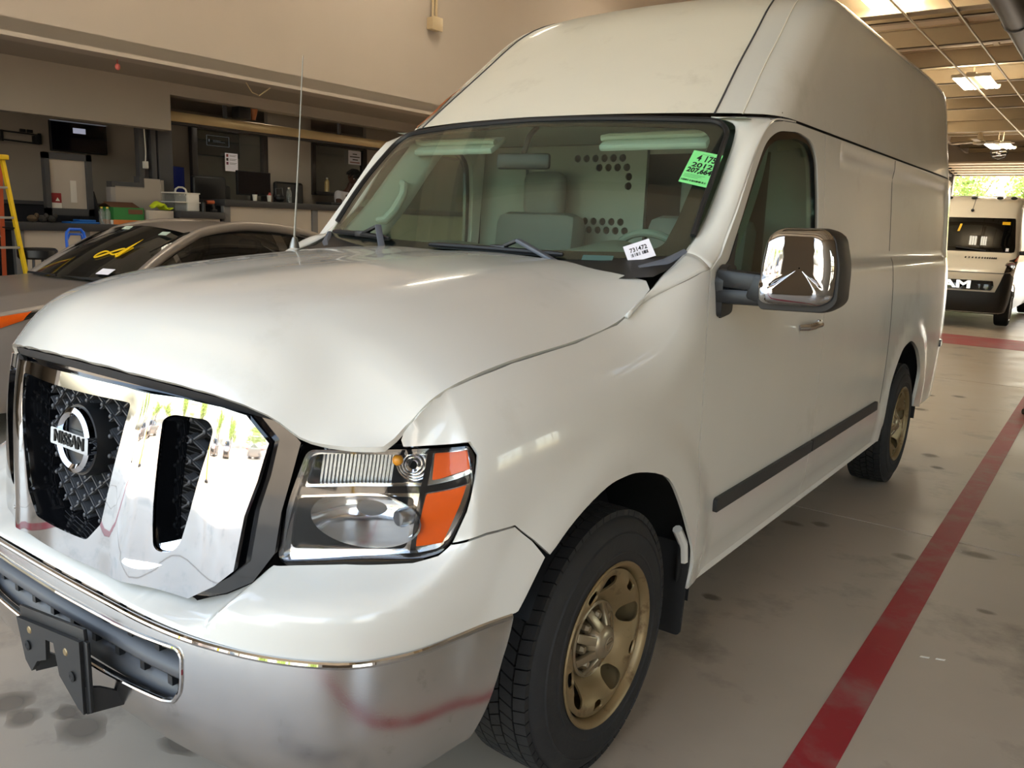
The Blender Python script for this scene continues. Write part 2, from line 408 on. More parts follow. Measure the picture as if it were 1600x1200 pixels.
M['seat'] = mat('grey_seat_fabric', '#6e726f', .85, var=.1, scale=60, bump=.2, bscale=400)
M['paper'] = mat('white_paper', '#e6e4ee', .7, var=.02)
M['green_paper'] = mat('green_sticker_paper', '#7fe08a', .65, var=.03)
M['ink'] = mat('black_ink', '#0d0f0d', .7, var=.05)
M['mould'] = mat('dark_body_moulding', '#2d2d2e', .55, var=.1, bump=.08, bscale=400)
M['steelgrey'] = mat('grey_wiper_plastic', '#575c66', .45, var=.06)

# ---------------------------------------------------------------- the white van
VAN = thing('cargo_van', 'white high-roof cargo van with a large chrome grille, nose nearest to the camera', 'van', (0, 2.6, 0))
s_of = lambda y: SY(y)
P_ = lambda l: [(SY(y), z) for y, z in l]
# front end ------------------------------------------------------
ARCHF = [(.526,.662),(.562,.715),(.628,.771),(.727,.836),(.873,.887),(.96,.893),(1.05,.885),(1.243,.822),(1.358,.708),(1.44,.60),(1.499,.514),(1.52,.43)]
ARCHR = [(4.17,.36),(4.17,.52),(4.182,.638),(4.228,.746),(4.382,.89),(4.50,.925),(4.605,.928),(4.825,.858),(4.96,.77),(5.043,.686),(5.045,.58),(5.02,.45)]
ARCHF = [tuple(p) for p in crom(ARCHF, 4)]; ARCHR = [tuple(p) for p in crom(ARCHR, 4)]
g = .0025
# bumper cover: mirrored outline about the centre line
lamp_low = [(.600,.780),(.66,.789),(.763,.802),(.918,.812),(.996,.828),(1.038,.851)]
right = [(0,.700),(.12,.698),(.183,.697),(.30,.690),(.345,.688),(.446,.683),(.50,.700),(.555,.733),(.578,.758)]+lamp_low+[(1.21,.868),(1.30,.866)]+P_([(.572,.820),(.61,.772),(.562,.712),(.524,.664)])
bot = [(1.297,.662),(1.12,.655),(1.041,.648),(.918,.643),(.873,.643),(.774,.648),(.629,.652),(.446,.655),(.28,.658),(0,.659)]
full = right+bot
outl = full+[(-a, z) for a, z in full[::-1][1:-1]]
fascia = panel('front_fascia', FS, outl, M['white'], VAN, step=.015, gstep=.016, th=.012)
# wing
wing = [(1.048,.857),(1.121,.928),(1.180,1.011),(1.198,1.050),(1.182,1.077),(.956,1.067),(.86,1.064)]
wing_top = [(.3195,1.078),(.323,1.095),(.330,1.113),(.357,1.140),(.39,1.161),(.447,1.180),(.51,1.194),(.65,1.215),(.78,1.226),(.93,1.238),(1.05,1.255),(1.15,1.271),(1.2,1.288),(1.3,1.333),(1.4,1.378),(1.5,1.419),(1.543,1.428)]
outl = wing+[(S_at(y, z), z) for y, z in wing_top]+P_([(1.515,1.33),(1.496,1.2),(1.49,1.07),(1.493,.85),(1.505,.6),(1.518,.44),(1.52,.375),(1.50,.375)])+P_([p for p in ARCHF if p[0] > .63 and p[1] > .45][::-1])+P_([(.628,.774),(.576,.824)])+[(1.30,.871),(1.21,.874)]
both('front_wing', FS, outl, M['white'], VAN, step=.035, th=.01)
E1 = [tuple(FS(S_at(y, z), z)) for y, z in ((1.2,1.288),(1.3,1.333),(1.4,1.378),(1.5,1.419),(1.543,1.428))]
for mi in (False, True): loft('cowl_side_panel', E1, [(.880,1.2,1.287),(.884,1.3,1.342),(.872,1.42,1.398),(.865,1.52,1.435),(.863,1.60,1.472)], M['white'], VAN, bulge=(.004,-.004,.012), k=16, mir=mi)
# bonnet
_yf = curve1([-.12,0,.12,.25,.33,.43,.5,.57,.62,.66,.70,.76,.82,.85,.9], [.008,.002,.008,.026,.046,.076,.102,.132,.158,.178,.202,.236,.276,.298,.335])
_zf = curve1([-.12,0,.145,.252,.326,.426,.501,.571,.62,.643,.662,.70,.76,.844,.9], [1.198,1.199,1.195,1.188,1.181,1.169,1.158,1.146,1.133,1.105,1.070,1.070,1.071,1.074,1.08])
_rise = curve1([-.1,0,.03,.06,.10,.156,.24,.366,.61,.86,1.18,1.5], [-.14,0,.045,.082,.117,.147,.174,.201,.232,.255,.276,.285])
def HS0(x, y):
    x = np.asarray(x, float); y = np.asarray(y, float); a = np.abs(x)
    d = y-_yf(a); zc = _zf(np.minimum(a, .62))+_rise(d)*(.86+.14*np.minimum(a/.6, 1))
    zc = zc+.007*sstep(.44, .54, a)*sstep(.12, .4, d)
    zs = _ztop(y)+.002
    t = np.clip((a-.44)/(_xt(y)-.44), 0, 1.06)**2.1
    z = zc*(1-t)+zs*t-(_zf(np.minimum(a, .62))-_zf(a))*(1-t)*np.exp(-(np.maximum(d, 0)/.10)**2)
    return np.stack([x, y, z], -1)
# soften the pressing: smooth the height field and read it back with cubic interpolation
_ha, _hy = np.arange(-1.0, 1.0001, .01), np.arange(-.1, 1.6001, .01)
_HZ = HS0(*np.meshgrid(_ha, _hy, indexing='ij'))[..., 2]
_k = np.exp(-.5*(np.arange(-10, 11)/3.0)**2); _k /= _k.sum()
_HZ = np.apply_along_axis(lambda r: np.convolve(np.pad(r, 10, 'edge'), _k, 'valid'), 0, _HZ); _HZ = np.apply_along_axis(lambda r: np.convolve(np.pad(r, 10, 'reflect', reflect_type='odd'), _k, 'valid'), 1, _HZ)
def _cub(f): return np.stack([-.5*f+f*f-.5*f**3, 1-2.5*f*f+1.5*f**3, .5*f+2*f*f-1.5*f**3, -.5*f*f+.5*f**3])
def HS(x, y):
    x, y = np.broadcast_arrays(np.asarray(x, float), np.asarray(y, float)); u = np.clip((x+1)/.01, 1, len(_ha)-3); v = np.clip((y+.1)/.01, 1, len(_hy)-3)
    i, j = np.floor(u).astype(int), np.floor(v).astype(int); A, B = _cub(u-i), _cub(v-j)
    z = sum(A[p]*B[q]*_HZ[i-1+p, j-1+q] for p in range(4) for q in range(4)); return np.stack([x, y, z], -1)
half = [(a, float(_yf(a))) for a in (0,.12,.25,.33,.43,.5,.57,.62,.66,.70,.76,.80,.816)]+[(float(_xt(y))-.006, y) for y in (.325,.335,.36,.40,.45,.52,.6,.7,.8,.9,1.0,1.1,1.2,1.28)]+[(.865,1.36),(.83,1.40),(.7,1.405),(.45,1.385),(.2,1.37),(0,1.365)]
outl = half+[(-a, y) for a, y in half[::-1][1:-1]]
hood = panel('bonnet', HS, outl, M['white'], VAN, step=.03, gstep=.028, th=.014)
for sg in (1, -1):
    mb = MB(); mb.tube([(sg*(float(_xt(y))-.004), y, float(_ztop(y))-.026) for y in np.linspace(.42, 1.3, 40)], .012, 8); mb.build('bonnet_gap', M['dark'], VAN)
mb = MB(); G = []
for dz, dy in ((0, .014), (-.02, .020), (-.04, .06)):
    G.append([(a, float(_yf(abs(a)))+dy, float(_zf(abs(a)))-.012+dz) for a in np.linspace(-.635, .635, 61)])
mb.grid(G); mb.build('bonnet_seal', M['black'], VAN)
# dark structure right behind the skin so the gaps read black
mb = MB(); mb.span((-.80, .45, .50), (.80, .9, 1.03), bev=.05); mb.span((-.70, .9, .42), (.70, 1.62, 1.18), bev=.05); mb.span((-.52, .24, .45), (.52, .5, 1.10), bev=.03)
mb.build('engine_bay', M['dark'], VAN)
# grille -----------------------------------------------------------
gout = [(0,1.174),(.15,1.172),(.292,1.166),(.397,1.160),(.506,1.150),(.57,1.134),(.600,1.118),(.647,1.064),(.630,.98),(.614,.906),(.604,.81),(.559,.738),(.50,.704),(.451,.686),(.345,.692),(.183,.700),(0,.702)]
gfull = gout+[(-x, z) for x, z in gout[::-1][1:-1]]
cen = rnd([(-.262,1.116),(.262,1.116),(.242,1.02),(.182,.82),(.125,.768),(-.125,.768),(-.182,.82),(-.242,1.02)], .012, 4)
slot = rnd([(.357,1.092),(.378,1.104),(.470,1.103),(.487,1.085),(.482,1.045),(.440,.884),(.418,.815),(.390,.790),(.345,.788),(.342,.87),(.352,.99)], [.02,.02,.015,.015,.02,.03,.02,.02,.03,.05,.06], 5)
slotm = [(-x, z) for x, z in slot[::-1]]
GR = panel('grille', GS, gfull, M['gloss_black'], VAN, holes=(cen, slot, slotm), step=.025, th=.03, label='dark gloss grille surround with chrome V inside')
# bright face of the grille: sculpted plate in front of the dark surround
def GF(x, z):
    p = GS(x, z); a = np.abs(x)
    vb = .5*(np.interp(z, [.77,1.116], [.165,.262])+np.interp(z, [.79,1.10], [.343,.358]))
    ridge = .014*np.exp(-((a-vb)/.06)**2)
    p[..., 1] += .36*np.maximum(0, z-.93)**2-.034-ridge-.010*sstep(.36, .50, a)*sstep(.62, .50, a)
    return p
fout = [(0,1.152),(.15,1.150),(.293,1.146),(.40,1.141),(.500,1.133),(.552,1.120),(.603,1.064),(.588,.98),(.566,.90),(.549,.775),(.51,.736),(.446,.696),(.345,.700),(.183,.707),(0,.709)]
ffull = fout+[(-x, z) for x, z in fout[::-1][1:-1]]
ch = panel('chrome_frame', GF, ffull, M['chrome'], GR, holes=(cen, slot, slotm), step=.018, gstep=.022, th=.02, label='mirror chrome V-shaped frame')
# inner walls of the openings
def tunnel(poly, d, nm, m, par):
    mb = MB(); p = dens(poly, .03); c = p.mean(0); G = []
    for k, (sc_, dy) in enumerate(((1.0, 0.), (.985, .02), (.95, d))):
        q = c+(p-c)*sc_; f = GF(q[:, 0], q[:, 1]); f[:, 1] += .008+dy; G.append(f)
    mb.grid(G, cv=True); return mb.build(nm, m, par)
tunnel(cen, .085, 'opening_wall', M['gloss_black'], GR)
tunnel(slot, .06, 'opening_wall', M['gloss_black'], GR); tunnel(slotm, .06, 'opening_wall', M['gloss_black'], GR)
def lattice(poly, pitch, r, dy, nm, knob=.006):
    """diagonal mesh of bars clipped to an opening"""
    poly = np.array(poly); mb = MB(); lo, hi = poly.min(0)-.02, poly.max(0)+.02; pts = []
    for sg in (1, -1):
        for k in range(-40, 41):
            n_ = 90; t = np.linspace(-.5, .5, 2*n_)
            cx, cz = poly.mean(0); ang = sg*math.radians(35)
            d = np.array([math.cos(ang), math.sin(ang)]); nn = np.array([-d[1], d[0]])
            L_ = np.array([cx, cz])+nn*k*pitch+d*t[:, None]
            ok = inside(L_, poly)
            i = 0
            while i < len(t):
                if ok[i]:
                    j = i
                    while j+1 < len(t) and ok[j+1]: j += 1
                    if j > i:
                        a, b = L_[i], L_[j]; pa, pb = GS(a[0], a[1]), GS(b[0], b[1]); pa[1] += dy; pb[1] += dy
                        mb.bar(pa, pb, r*2, .022, up=(0, 1, 0))
                        mb.bar(pa+np.array([0, -.013, 0]), pb+np.array([0, -.013, 0]), r*1.3, .006, up=(0, 1, 0))
                    i = j+1
                else: i += 1
    a = math.radians(35); d1 = np.array([math.cos(a), math.sin(a)]); n1 = np.array([-d1[1], d1[0]]); d2 = np.array([math.cos(a), -math.sin(a)]); n2 = np.array([-d2[1], d2[0]])
    A = np.array([n1, n2]); c0 = poly.mean(0)
    for k1 in range(-30, 31):
        for k2 in range(-30, 31):
            q = c0+np.linalg.solve(A, np.array([k1*pitch, k2*pitch]))
            if inside(q[None], poly)[0]:
                p = GS(q[0], q[1]); p[1] += dy-.017; mb.ball(p, knob, 6)
    o = mb.build(nm, M['greyplast'], GR, smooth=30); o['kind'] = 'stuff'; return o
ins = lambda poly, s: [tuple(np.mean(poly, 0)+(np.array(p)-np.mean(poly, 0))*s) for p in poly]
lattice(ins(cen, .95), .040, .0030, .050, 'mesh_grille'); lattice(ins(slot, .95), .040, .0030, .045, 'mesh_grille'); lattice(ins(slotm, .95), .040, .0030, .045, 'mesh_grille')
# radiator fins glimpsed behind the mesh
mb = MB()
for k in range(26): mb.span((-.50, .205, .78+k*.0125), (.50, .210, .784+k*.0125))
o = mb.build('radiator_fins', mat('radiator_metal', '#55565a', .5, .6, var=.1), GR); o['kind'] = 'stuff'
# bright chips at the foot of the slots
def GC(x, z):
    p = GF(x, z); p[..., 1] += .34*(np.asarray(z)-.742)-.006; return p
chip = rnd([(.266,.752),(.30,.741),(.345,.744),(.398,.776),(.418,.800),(.408,.822),(.352,.802),(.31,.792)], [.012,.02,.03,.02,.015,.02,.03,.02], 4)
panel('chrome_chip', GC, chip, M['chrome'], GR, step=.015, th=.02); panel('chrome_chip', GC, chip, M['chrome'], GR, step=.015, th=.02, mir=True)
# round badge: dark boss, chrome ring, name bar
bo = Vector((0.006, .074, .979)); bn = Vector((0, -1, .09)).normalized(); bX = Vector((1, 0, 0)); bY = Vector((0, .09, 1)).normalized()
mb = MB(); mb.lathe([(0,-.03),(.092,-.03),(.092,.03),(.088,.045),(0,.045)], bo, bn, 40); bd = mb.build('badge', M['black'], GR, label='round maker badge with a chrome ring')
mb = MB(); mb.lathe([(.058,.045),(.060,.058),(.070,.066),(.081,.060),(.083,.045)], bo, bn, 48); mb.build('badge_ring', M['chrome'], GR)
mb = MB(); mb.prism(rnd([(-.092,-.021),(.092,-.021),(.092,.021),(-.092,.021)], .006, 3), bo+bn*.048, bX, bY, .022); mb.build('badge_bar', M['chrome'], GR)
lt = letters('NISSAN', .043, bo+bn*.0712, bX, bY, M['ink'], GR, name='badge_lettering', depth=.0012, bold=.0006, sx=1.02)
# headlamps ----------------------------------------------------------
lamp = [(.598,.787),(.66,.795),(.763,.808),(.918,.818),(.996,.834),(1.039,.858),(1.113,.929),(1.172,1.012),(1.190,1.048),(1.176,1.070),(.956,1.060),(.848,1.057),(.76,1.050),(.650,1.044),(.628,.95),(.608,.857)]
def FSo(dy):
    def f(u, v):
        p = FS(u, v); e = 3e-3
        n = np.cross(FS(np.asarray(u)+e, v)-FS(np.asarray(u)-e, v), FS(u, np.asarray(v)+e)-FS(u, np.asarray(v)-e)); n /= np.linalg.norm(n, axis=-1)[..., None]
        return p+n*dy
    return f
def inset(poly, d):
    p = np.array(poly); c = p.mean(0); r = p-c; L = np.linalg.norm(r, axis=1)[:, None]; return [tuple(q) for q in c+r*(1-d/L)]
for mir in (False, True):
    sg = -1 if mir else 1
    HL = panel('headlamp', FSo(-.004), rnd(lamp, .018, 4), M['gloss_black'], VAN, holes=(inset(rnd(lamp, .018, 4), .012),), step=.03, th=.02, mir=mir)
    up = rnd([(.650,.966),(.775,.978),(.922,.984),(.926,1.045),(.845,1.047),(.76,1.041),(.662,1.033)], .012, 4)
    lo = rnd([(.618,.812),(.763,.825),(.886,.832),(.902,.952),(.77,.949),(.633,.933)], .018, 4)
    hole_up, hole_lo = up, lo
    panel('lamp_bezel', FSo(-.022), rnd(inset(lamp, .008), .018, 4), M['silver'], HL, holes=(up, lo, rnd([(.954,.996),(1.136,1.024),(1.158,1.058),(.956,1.047)], .006, 3), rnd([(.916,.846),(.998,.857),(1.070,.940),(1.106,.980),(.937,.959)], .006, 3)), step=.03, th=.012, mir=mir)
    panel('lamp_divider', FSo(-.012), [(.634,.940),(.77,.956),(.93,.963),(1.130,.990),(1.146,1.012),(.93,.979),(.77,.972),(.640,.960)], M['gloss_black'], HL, step=.03, th=.012, mir=mir)
    panel('lamp_divider', FSo(-.012), [(.896,.828),(.910,.828),(.950,1.054),(.930,1.054)], M['gloss_black'], HL, step=.03, th=.012, mir=mir)
    panel('side_reflector', FSo(-.012), rnd([(.951,.992),(1.141,1.021),(1.165,1.062),(.954,1.050)], .006, 3), M['amber'], HL, step=.03, th=.008, mir=mir, label='amber upper reflector')
    panel('side_reflector', FSo(-.012), rnd([(.911,.841),(1.001,.852),(1.077,.940),(1.113,.985),(.937,.962)], .006, 3), M['amber'], HL, step=.03, th=.008, mir=mir, label='amber lower reflector')
    # bowl of the main beam and its hooded bulb
    c = FS(.785, .893); mb = MB(); nrm = Vector((.42, -.90, 0)).normalized()
    prof = [(.012,-.105),(.04,-.098),(.075,-.075),(.098,-.045),(.112,-.02)]
    rings = []; x, y, d = frame_of(nrm)
    for r, h in prof:
        rings.append([tuple(Vector((c[0]*1., c[1], c[2]))+d*h+Vector((x*math.cos(a)*1.15+y*math.sin(a)*.58)*r)) for a in np.linspace(0, 2*PI, 37)[:-1]])
    G = np.array(rings); G[..., 0] *= sg
    mb.grid(G, cv=True); mb.build('main_reflector', M['silver'], HL, smooth=60)
    mb = MB(); b0 = Vector(FS(.862, .905))
    mb.lathe([(0,-.05),(.02,-.05),(.021,-.015),(.017,-.006),(0,-.006)], (sg*b0.x, b0.y+.0, b0.z), (sg*-.15, -1, 0), 20); mb.build('bulb_hood', M['dim_silver'], HL)
    mb = MB()
    G = []
    for i, s_ in enumerate(np.linspace(.668, .835, 77)):
        dd = -.050-(.006 if i % 4 < 2 else 0)
        G.append([FSo(dd)(np.array(s_), np.array(z_)) for z_ in np.linspace(.966, 1.05, 4)])
    G = np.array(G); G[..., 0] *= sg; mb.grid(G); mb.build('ribbed_reflector', M['dim_silver'], HL, smooth=20)
    b1 = Vector(FSo(-.035)(np.array(.850), np.array(1.028))); mb = MB(); mb.ball((sg*b1.x, b1.y, b1.z), .013, 12); mb.build('indicator_bulb', M['bulb'], HL)
    mb = MB(); b2 = Vector(FSo(-.04)(np.array(.885), np.array(1.018)))
    for k in range(4):
        mb.lathe([(.010+.008*k,-.004*k),(.016+.008*k,.004-.004*k),(.018+.008*k,-.004*k)], (sg*b2.x, b2.y, b2.z), (sg*.5, -.85, 0), 24)
    mb.build('indicator_reflector', M['silver'], HL)
    panel('lamp_back', FSo(-.10), rnd([(.66,.83),(1.0,.85),(.97,1.05),(.67,1.04)], .02, 3), M['greyplast'], HL, step=.05, th=.004, mir=mir)
    panel('lamp_lens', FSo(.001), rnd(inset(lamp, .006), .018, 4), M['lens'], HL, step=.03, th=.003, mir=mir)
# chrome bumper ---------------------------------------------------------
_bb = curve1([.25,.30,.36,.45,.55,.62,.655,.70], [-.085,-.055,-.022,0.004,.010,.006,.0,-.01])
def BS(s, z):
    p = FS(s, np.clip(z, .0, .655)); z = np.asarray(z, float); a = np.abs(s); p[..., 2] = z
    e = .01; q = np.stack([np.interp(a+e, _seg, _plan[:, 0])-np.where(a < e, -1, 1)*np.interp(np.abs(a-e), _seg, _plan[:, 0]), np.interp(a+e, _seg, _plan[:, 1])-np.interp(np.abs(a-e), _seg, _plan[:, 1])], -1)
    q[..., 1] *= np.sign(np.asarray(s)+1e-9); q /= np.linalg.norm(q, axis=-1)[..., None]+1e-9
    off = _bb(z)-.008*sstep(1.0, 1.3, a)
    p[..., 0] += q[..., 1]*off; p[..., 1] -= q[..., 0]*off
    return p
rb = [(0,.645),(.28,.645),(.446,.644),(.629,.643),(.774,.640),(.873,.637),(.918,.637),(1.041,.640),(1.12,.646),(1.287,.655),(1.296,.645),(1.262,.56),(1.232,.46),(1.205,.36),(1.10,.325),(.90,.318),(.66,.322),(.45,.338),(.2,.352),(0,.356)]
open_ = [(-a, z) for a, z in [(0,.600),(.26,.604),(.44,.610)]][::-1][:-1]
hole_r = [(0,.602),(.26,.604),(.44,.612),(.492,.615),(.506,.600),(.505,.545),(.499,.515),(.475,.484),(.440,.474),(.2,.456),(0,.452)]
hole = rnd(hole_r+[(-a, z) for a, z in hole_r[::-1][1:-1]], .008, 2)
BP = panel('front_bumper', BS, rb+[(-a, z) for a, z in rb[::-1][1:-1]], M['brushed'], VAN, holes=(hole,), step=.028, gstep=.03, th=.015, label='dull worn chrome bumper')
# polished upper lip
mb = MB(); pts = []
for s_ in np.linspace(-1.288, 1.288, 131):
    zt = float(np.interp(abs(s_), [a for a, z in rb[:10]], [z for a, z in rb[:10]])); p = BS(np.array([s_]), np.array([.64]))[0]
    tx = BS(np.array([s_+.004]), np.array([.64]))[0]-BS(np.array([s_-.004]), np.array([.64]))[0]; nn = np.array([tx[1], -tx[0], 0]); nn /= np.linalg.norm(nn)
    q = p+nn*.001; q[2] = zt+.001; pts.append(q)
mb.tube(pts, .0085, 10); mb.build('bumper_lip', M['chrome'], BP)
# polished roll along the intake edge
mb = MB(); hp = crom([h for h in hole_r[4:]], 3)
for sg in (1,):
    ring = dens(hole, .03); pts = [BS(np.array([a]), np.array([z]))[0] for a, z in ring]; mb.tube(pts, .0055, 8, closed=True)
mb.build('intake_rim', M['chrome'], BP)
# grey intake insert with its horizontal bar and ribs
mb = MB(); G = []
for s_ in np.linspace(-.53, .53, 60):
    row = []
    for z, d in ((.625,.035),(.60,.030),(.585,.075),(.58,.078),(.566,.035),(.556,.017),(.540,.012),(.526,.022),(.52,.07),(.512,.078),(.498,.045),(.478,.032),(.452,.030),(.435,.035)):
        p = BS(np.array([s_]), np.array([z]))[0]; row.append((p[0], p[1]+d, z))
    G.append(row)
mb.grid(G); IN = mb.build('lower_intake', M['greyplast'], BP, smooth=60)
for s_ in np.arange(-.46, .50, .107):
    p = BS(np.array([s_]), np.array([.59]))[0]
    for a_, b_ in (((p[0], p[1]+.045, .589), (.018, .05, .03)), ((p[0]+.03, p[1]+.05, .507), (.018, .04, .022))): mb = MB(); mb.box(a_, b_); mb.build('intake_rib', M['black'], BP, smooth=0)
# number-plate bracket
PB = MB(); yb = -.088
O = Vector((-.115, yb, .520)); X = Vector((1, 0, .125)).normalized(); Y = Vector((0, .0, 1))
outline = [(0,0),(.325,0),(.325,-.185),(.30,-.175),(.215,-.11),(.195,-.03),(.155,-.03),(.150,-.085),(.10,-.10),(.065,-.135),(.035,-.11)]
PB.prism(outline, O, X, Y, .010)
PB.bar(O+X*-.003+Vector((0,.006,.004)), O+X*.328+Vector((0,.006,.004)), .046, .010, up=(0, 1, 0), bev=.002)
PB.bar(O+X*.322+Vector((0,.004,0)), O+X*.322+Vector((0,.004,-.18)), .040, .009, up=(0, 1, 0), bev=.002)
PB.bar(O+X*.197+Vector((0,.004,-.02)), O+X*.214+Vector((0,.004,-.11)), .03, .006, up=(0, 1, 0))
PB.prism([(0,0),(.13,0),(.03,.06),(0,.07)], O+X*.318+Vector((0,.0,-.185)), (.35, 1, 0), (0, 0, 1), .010)
PB.prism([(0,0),(.08,0),(.02,.05),(0,.05)], O+X*.065+Vector((0,.0,-.135)), (.35, 1, 0), (0, 0, 1), .010)
PB.build('plate_bracket', M['black'], BP)
for u_, v_ in ((.285,-.095),(.06,-.065)):
    q = O+X*u_+Y*v_+Vector((0,-.010,0)); mb = MB(); mb.lathe([(0,.0),(.012,.0),(.013,.004),(.007,.006),(0,.003)], q, (0, -1, 0), 14); mb.build('bracket_screw_hole', M['dark'], BP)
for u_, v_ in ((.255,-.04),(.07,-.022)):
    q = O+X*u_+Y*v_+Vector((0,-.010,0)); mb = MB(); mb.lathe([(0,.0),(.010,.0),(.008,.002),(0,.002)], q, (0, -1, 0), 14); mb.build('bracket_bolt', M['rim'], BP)
# doors -----------------------------------------------------------------
door = [(1.527,.375),(1.512,.6),(1.500,.85),(1.497,1.07),(1.503,1.2),(1.522,1.33),(1.552,1.425),(1.64,1.47),(1.775,1.62),(1.96,1.85),(2.03,1.912),(2.10,1.940),(2.22,1.957),(2.36,1.965),(2.742,1.965),(2.745,1.5),(2.755,.9),(2.75,.37)]
win = rnd([(1.66,1.36),(1.70,1.452),(1.945,1.770),(2.035,1.868),(2.16,1.916),(2.40,1.936),(2.56,1.918),(2.635,1.860),(2.665,1.70),(2.685,1.36)], [.02,.05,.1,.06,.06,.06,.06,.06,.05,.03], 5)
winf = inset(win, .03)
for mir in (False, True):
    sg = -1 if mir else 1
    D = panel('door', FS, P_(door), M['white'], VAN, holes=(P_(win),), step=.05, th=.05, mir=mir)
    panel('window_seal', FSo(-.006), P_(win), M['gloss_black'], D, holes=(P_(winf),), step=.04, th=.02, mir=mir)
    panel('window_glass', FSo(-.014), P_(inset(win, .022)), M['sglass'], D, step=.06, th=.004, mir=mir)
    h = FS(SY(2.52), 1.175); mb = MB()
    mb.tube([(sg*(h[0]+.002), 2.42, 1.178), (sg*(h[0]+.028), 2.445, 1.180), (sg*(h[0]+.032), 2.53, 1.181), (sg*(h[0]+.028), 2.615, 1.180), (sg*(h[0]+.002), 2.64, 1.178)], [.012,.014,.015,.014,.012], 10); mb.box((sg*(h[0]+.004), 2.67, 1.176), (.018, .035, .036), bev=.006)
    mb.build('door_handle', M['chrome'], D)
    panel('handle_recess', FSo(.0005), P_(rnd([(2.43,1.125),(2.62,1.125),(2.62,1.172),(2.43,1.172)], .02, 5)), M['white'], D, step=.03, th=.002, mir=mir)
    panel('body_moulding', FSo(.014), P_(rnd([(1.675,.597),(2.742,.597),(2.742,.648),(1.665,.648)], [.006,.001,.001,.02], 3)), M['mould'], D, step=.05, th=.014, mir=mir)
    # corner sail behind which the mirror stalk sits
    panel('mirror_sail', FSo(.004), P_(rnd([(1.592,1.27),(1.70,1.285),(1.735,1.44),(1.78,1.55),(1.70,1.455),(1.62,1.42)], .015, 3)), M['black'], D, step=.03, th=.016, mir=mir)
    S_ = panel('side_panel', FS, P_([(2.755,.37),(2.760,.9),(2.750,1.5),(2.748,1.965),(5.70,1.965)])+[(S_END*.5+SY(5.7)*.5,1.965),(S_END,1.965),(S_END,.45),(SY(5.9)+.1,.42)]+P_([(5.85,.40),(5.3,.40)])+P_([p for p in ARCHR if p[1] > .37][::-1])+P_([(4.165,.37)]), M['white'], VAN, step=.06, th=.02, mir=mir)
    panel('body_moulding', FSo(.014), P_(rnd([(2.752,.597),(3.95,.597),(3.935,.648),(2.752,.648)], [.001,.006,.01,.001], 3)), M['mould'], S_, step=.05, th=.014, mir=mir)
    panel('seam_strip', FSo(.0015), P_([(4.045,.62),(4.05,.62),(4.05,1.96),(4.045,1.96)]), M['greyplast'], S_, step=.05, th=.002, mir=mir)
    panel('side_marker', FSo(.012), P_(rnd([(5.74,.78),(5.84,.78),(5.84,.83),(5.74,.83)], .01, 3)), M['gloss_black'], S_, step=.03, th=.02, mir=mir)
    panel('drip_gap', FSo(-.014), P_([(2.25,1.945),(2.25,1.995),(5.9,1.995),(5.9,1.945)]), M['dark'], VAN, step=.08, th=.004, mir=mir)
    panel('door_shut', FSo(-.03), P_([(2.70,.37),(2.80,.37),(2.80,1.96),(2.70,1.96)]), M['dark'], VAN, step=.08, th=.004, mir=mir)
    panel('door_shut', FSo(-.03), P_([(1.47,.40),(1.56,.40),(1.54,1.0),(1.56,1.40),(1.53,1.40),(1.45,1.0)]), M['dark'], VAN, step=.06, th=.004, mir=mir)
    # rocker under the doors
    mb = MB(); G = []
    for y in np.linspace(1.53, 4.15, 12):
        G.append([(sg*x, y, z) for x, z in ((.975,.385),(.985,.365),(.965,.345),(.90,.335),(.80,.35))])
    mb.grid(G); mb.build('rocker', M['white'], VAN)
    # front pillar
    Wc = [(.862,1.60,1.472),(.853,1.76,1.59),(.850,1.89,1.75),(.842,1.98,1.865),(.820,2.03,1.925),(.775,2.045,1.948),(.72,2.045,1.958)]
    Dc = [(.972,1.558,1.430),(.963,1.645,1.475),(.952,1.78,1.625),(.942,1.965,1.853),(.937,2.10,1.945),(.934,2.24,1.963),(.931,2.36,1.970)]
    if mir: Dc = [(x-.014, y+.012, z) for x, y, z in Dc[:5]]+Dc[5:]
    loft('front_pillar', Wc, Dc, M['white'], VAN, bulge=(.002, -.004, .0) if mir else (.014, -.022, .004), k=40, n=12, mir=mir)
    mb = MB(); mb.tube([(sg*.66,1.435,1.395),(sg*.75,1.495,1.405),(sg*.82,1.55,1.432),(sg*.862,1.605,1.476)], [.014,.022,.022,.012], 8); mb.build('cowl_trim', M['steelgrey'], VAN)
# roof ---------------------------------------------------------------------
_ryf = curve1([1.96,2.13,2.31,2.49,2.58,2.63,2.66,2.68,2.695], [2.04,2.25,2.48,2.715,2.89,3.07,3.28,3.55,3.95])
_rw = curve1([1.96,2.05,2.2,2.45,2.55,2.6,2.64,2.665,2.68,2.695], [.931,.918,.893,.858,.832,.798,.748,.68,.58,.36])
zr = np.r_[1.976, 1.99, np.linspace(2.02, 2.46, 12), 2.5, 2.54, 2.57, 2.595, 2.615, 2.632, 2.646, 2.657, 2.666, 2.674, 2.682, 2.689, 2.695]
def roof_row(z):
    w = float(_rw(z)); yf = float(_ryf(z)); bow = .14*(1-.3*min(1, max(0, (z-1.96)/.6)))
    k = w/.93
    c = crom([(-.36*k, yf-bow*.75), (0, yf-bow), (.36*k, yf-bow*.75), (.60*k, yf-bow*.32), (w-.21, yf), (w-.12, yf+.045), (w-.045, yf+.105), (w-.008, yf+.20), (w, yf+.34), (w, yf+.6), (w, 4.6), (w, 5.5), (w-.02, 5.85), (w-.07, 6.02), (w-.25, 6.06), (0, 6.08)], 12)
    return c[12:]
RR = np.array([np.c_[roof_row(z), np.full(len(roof_row(z)), z)] for z in zr])
iseam = 12*3+1
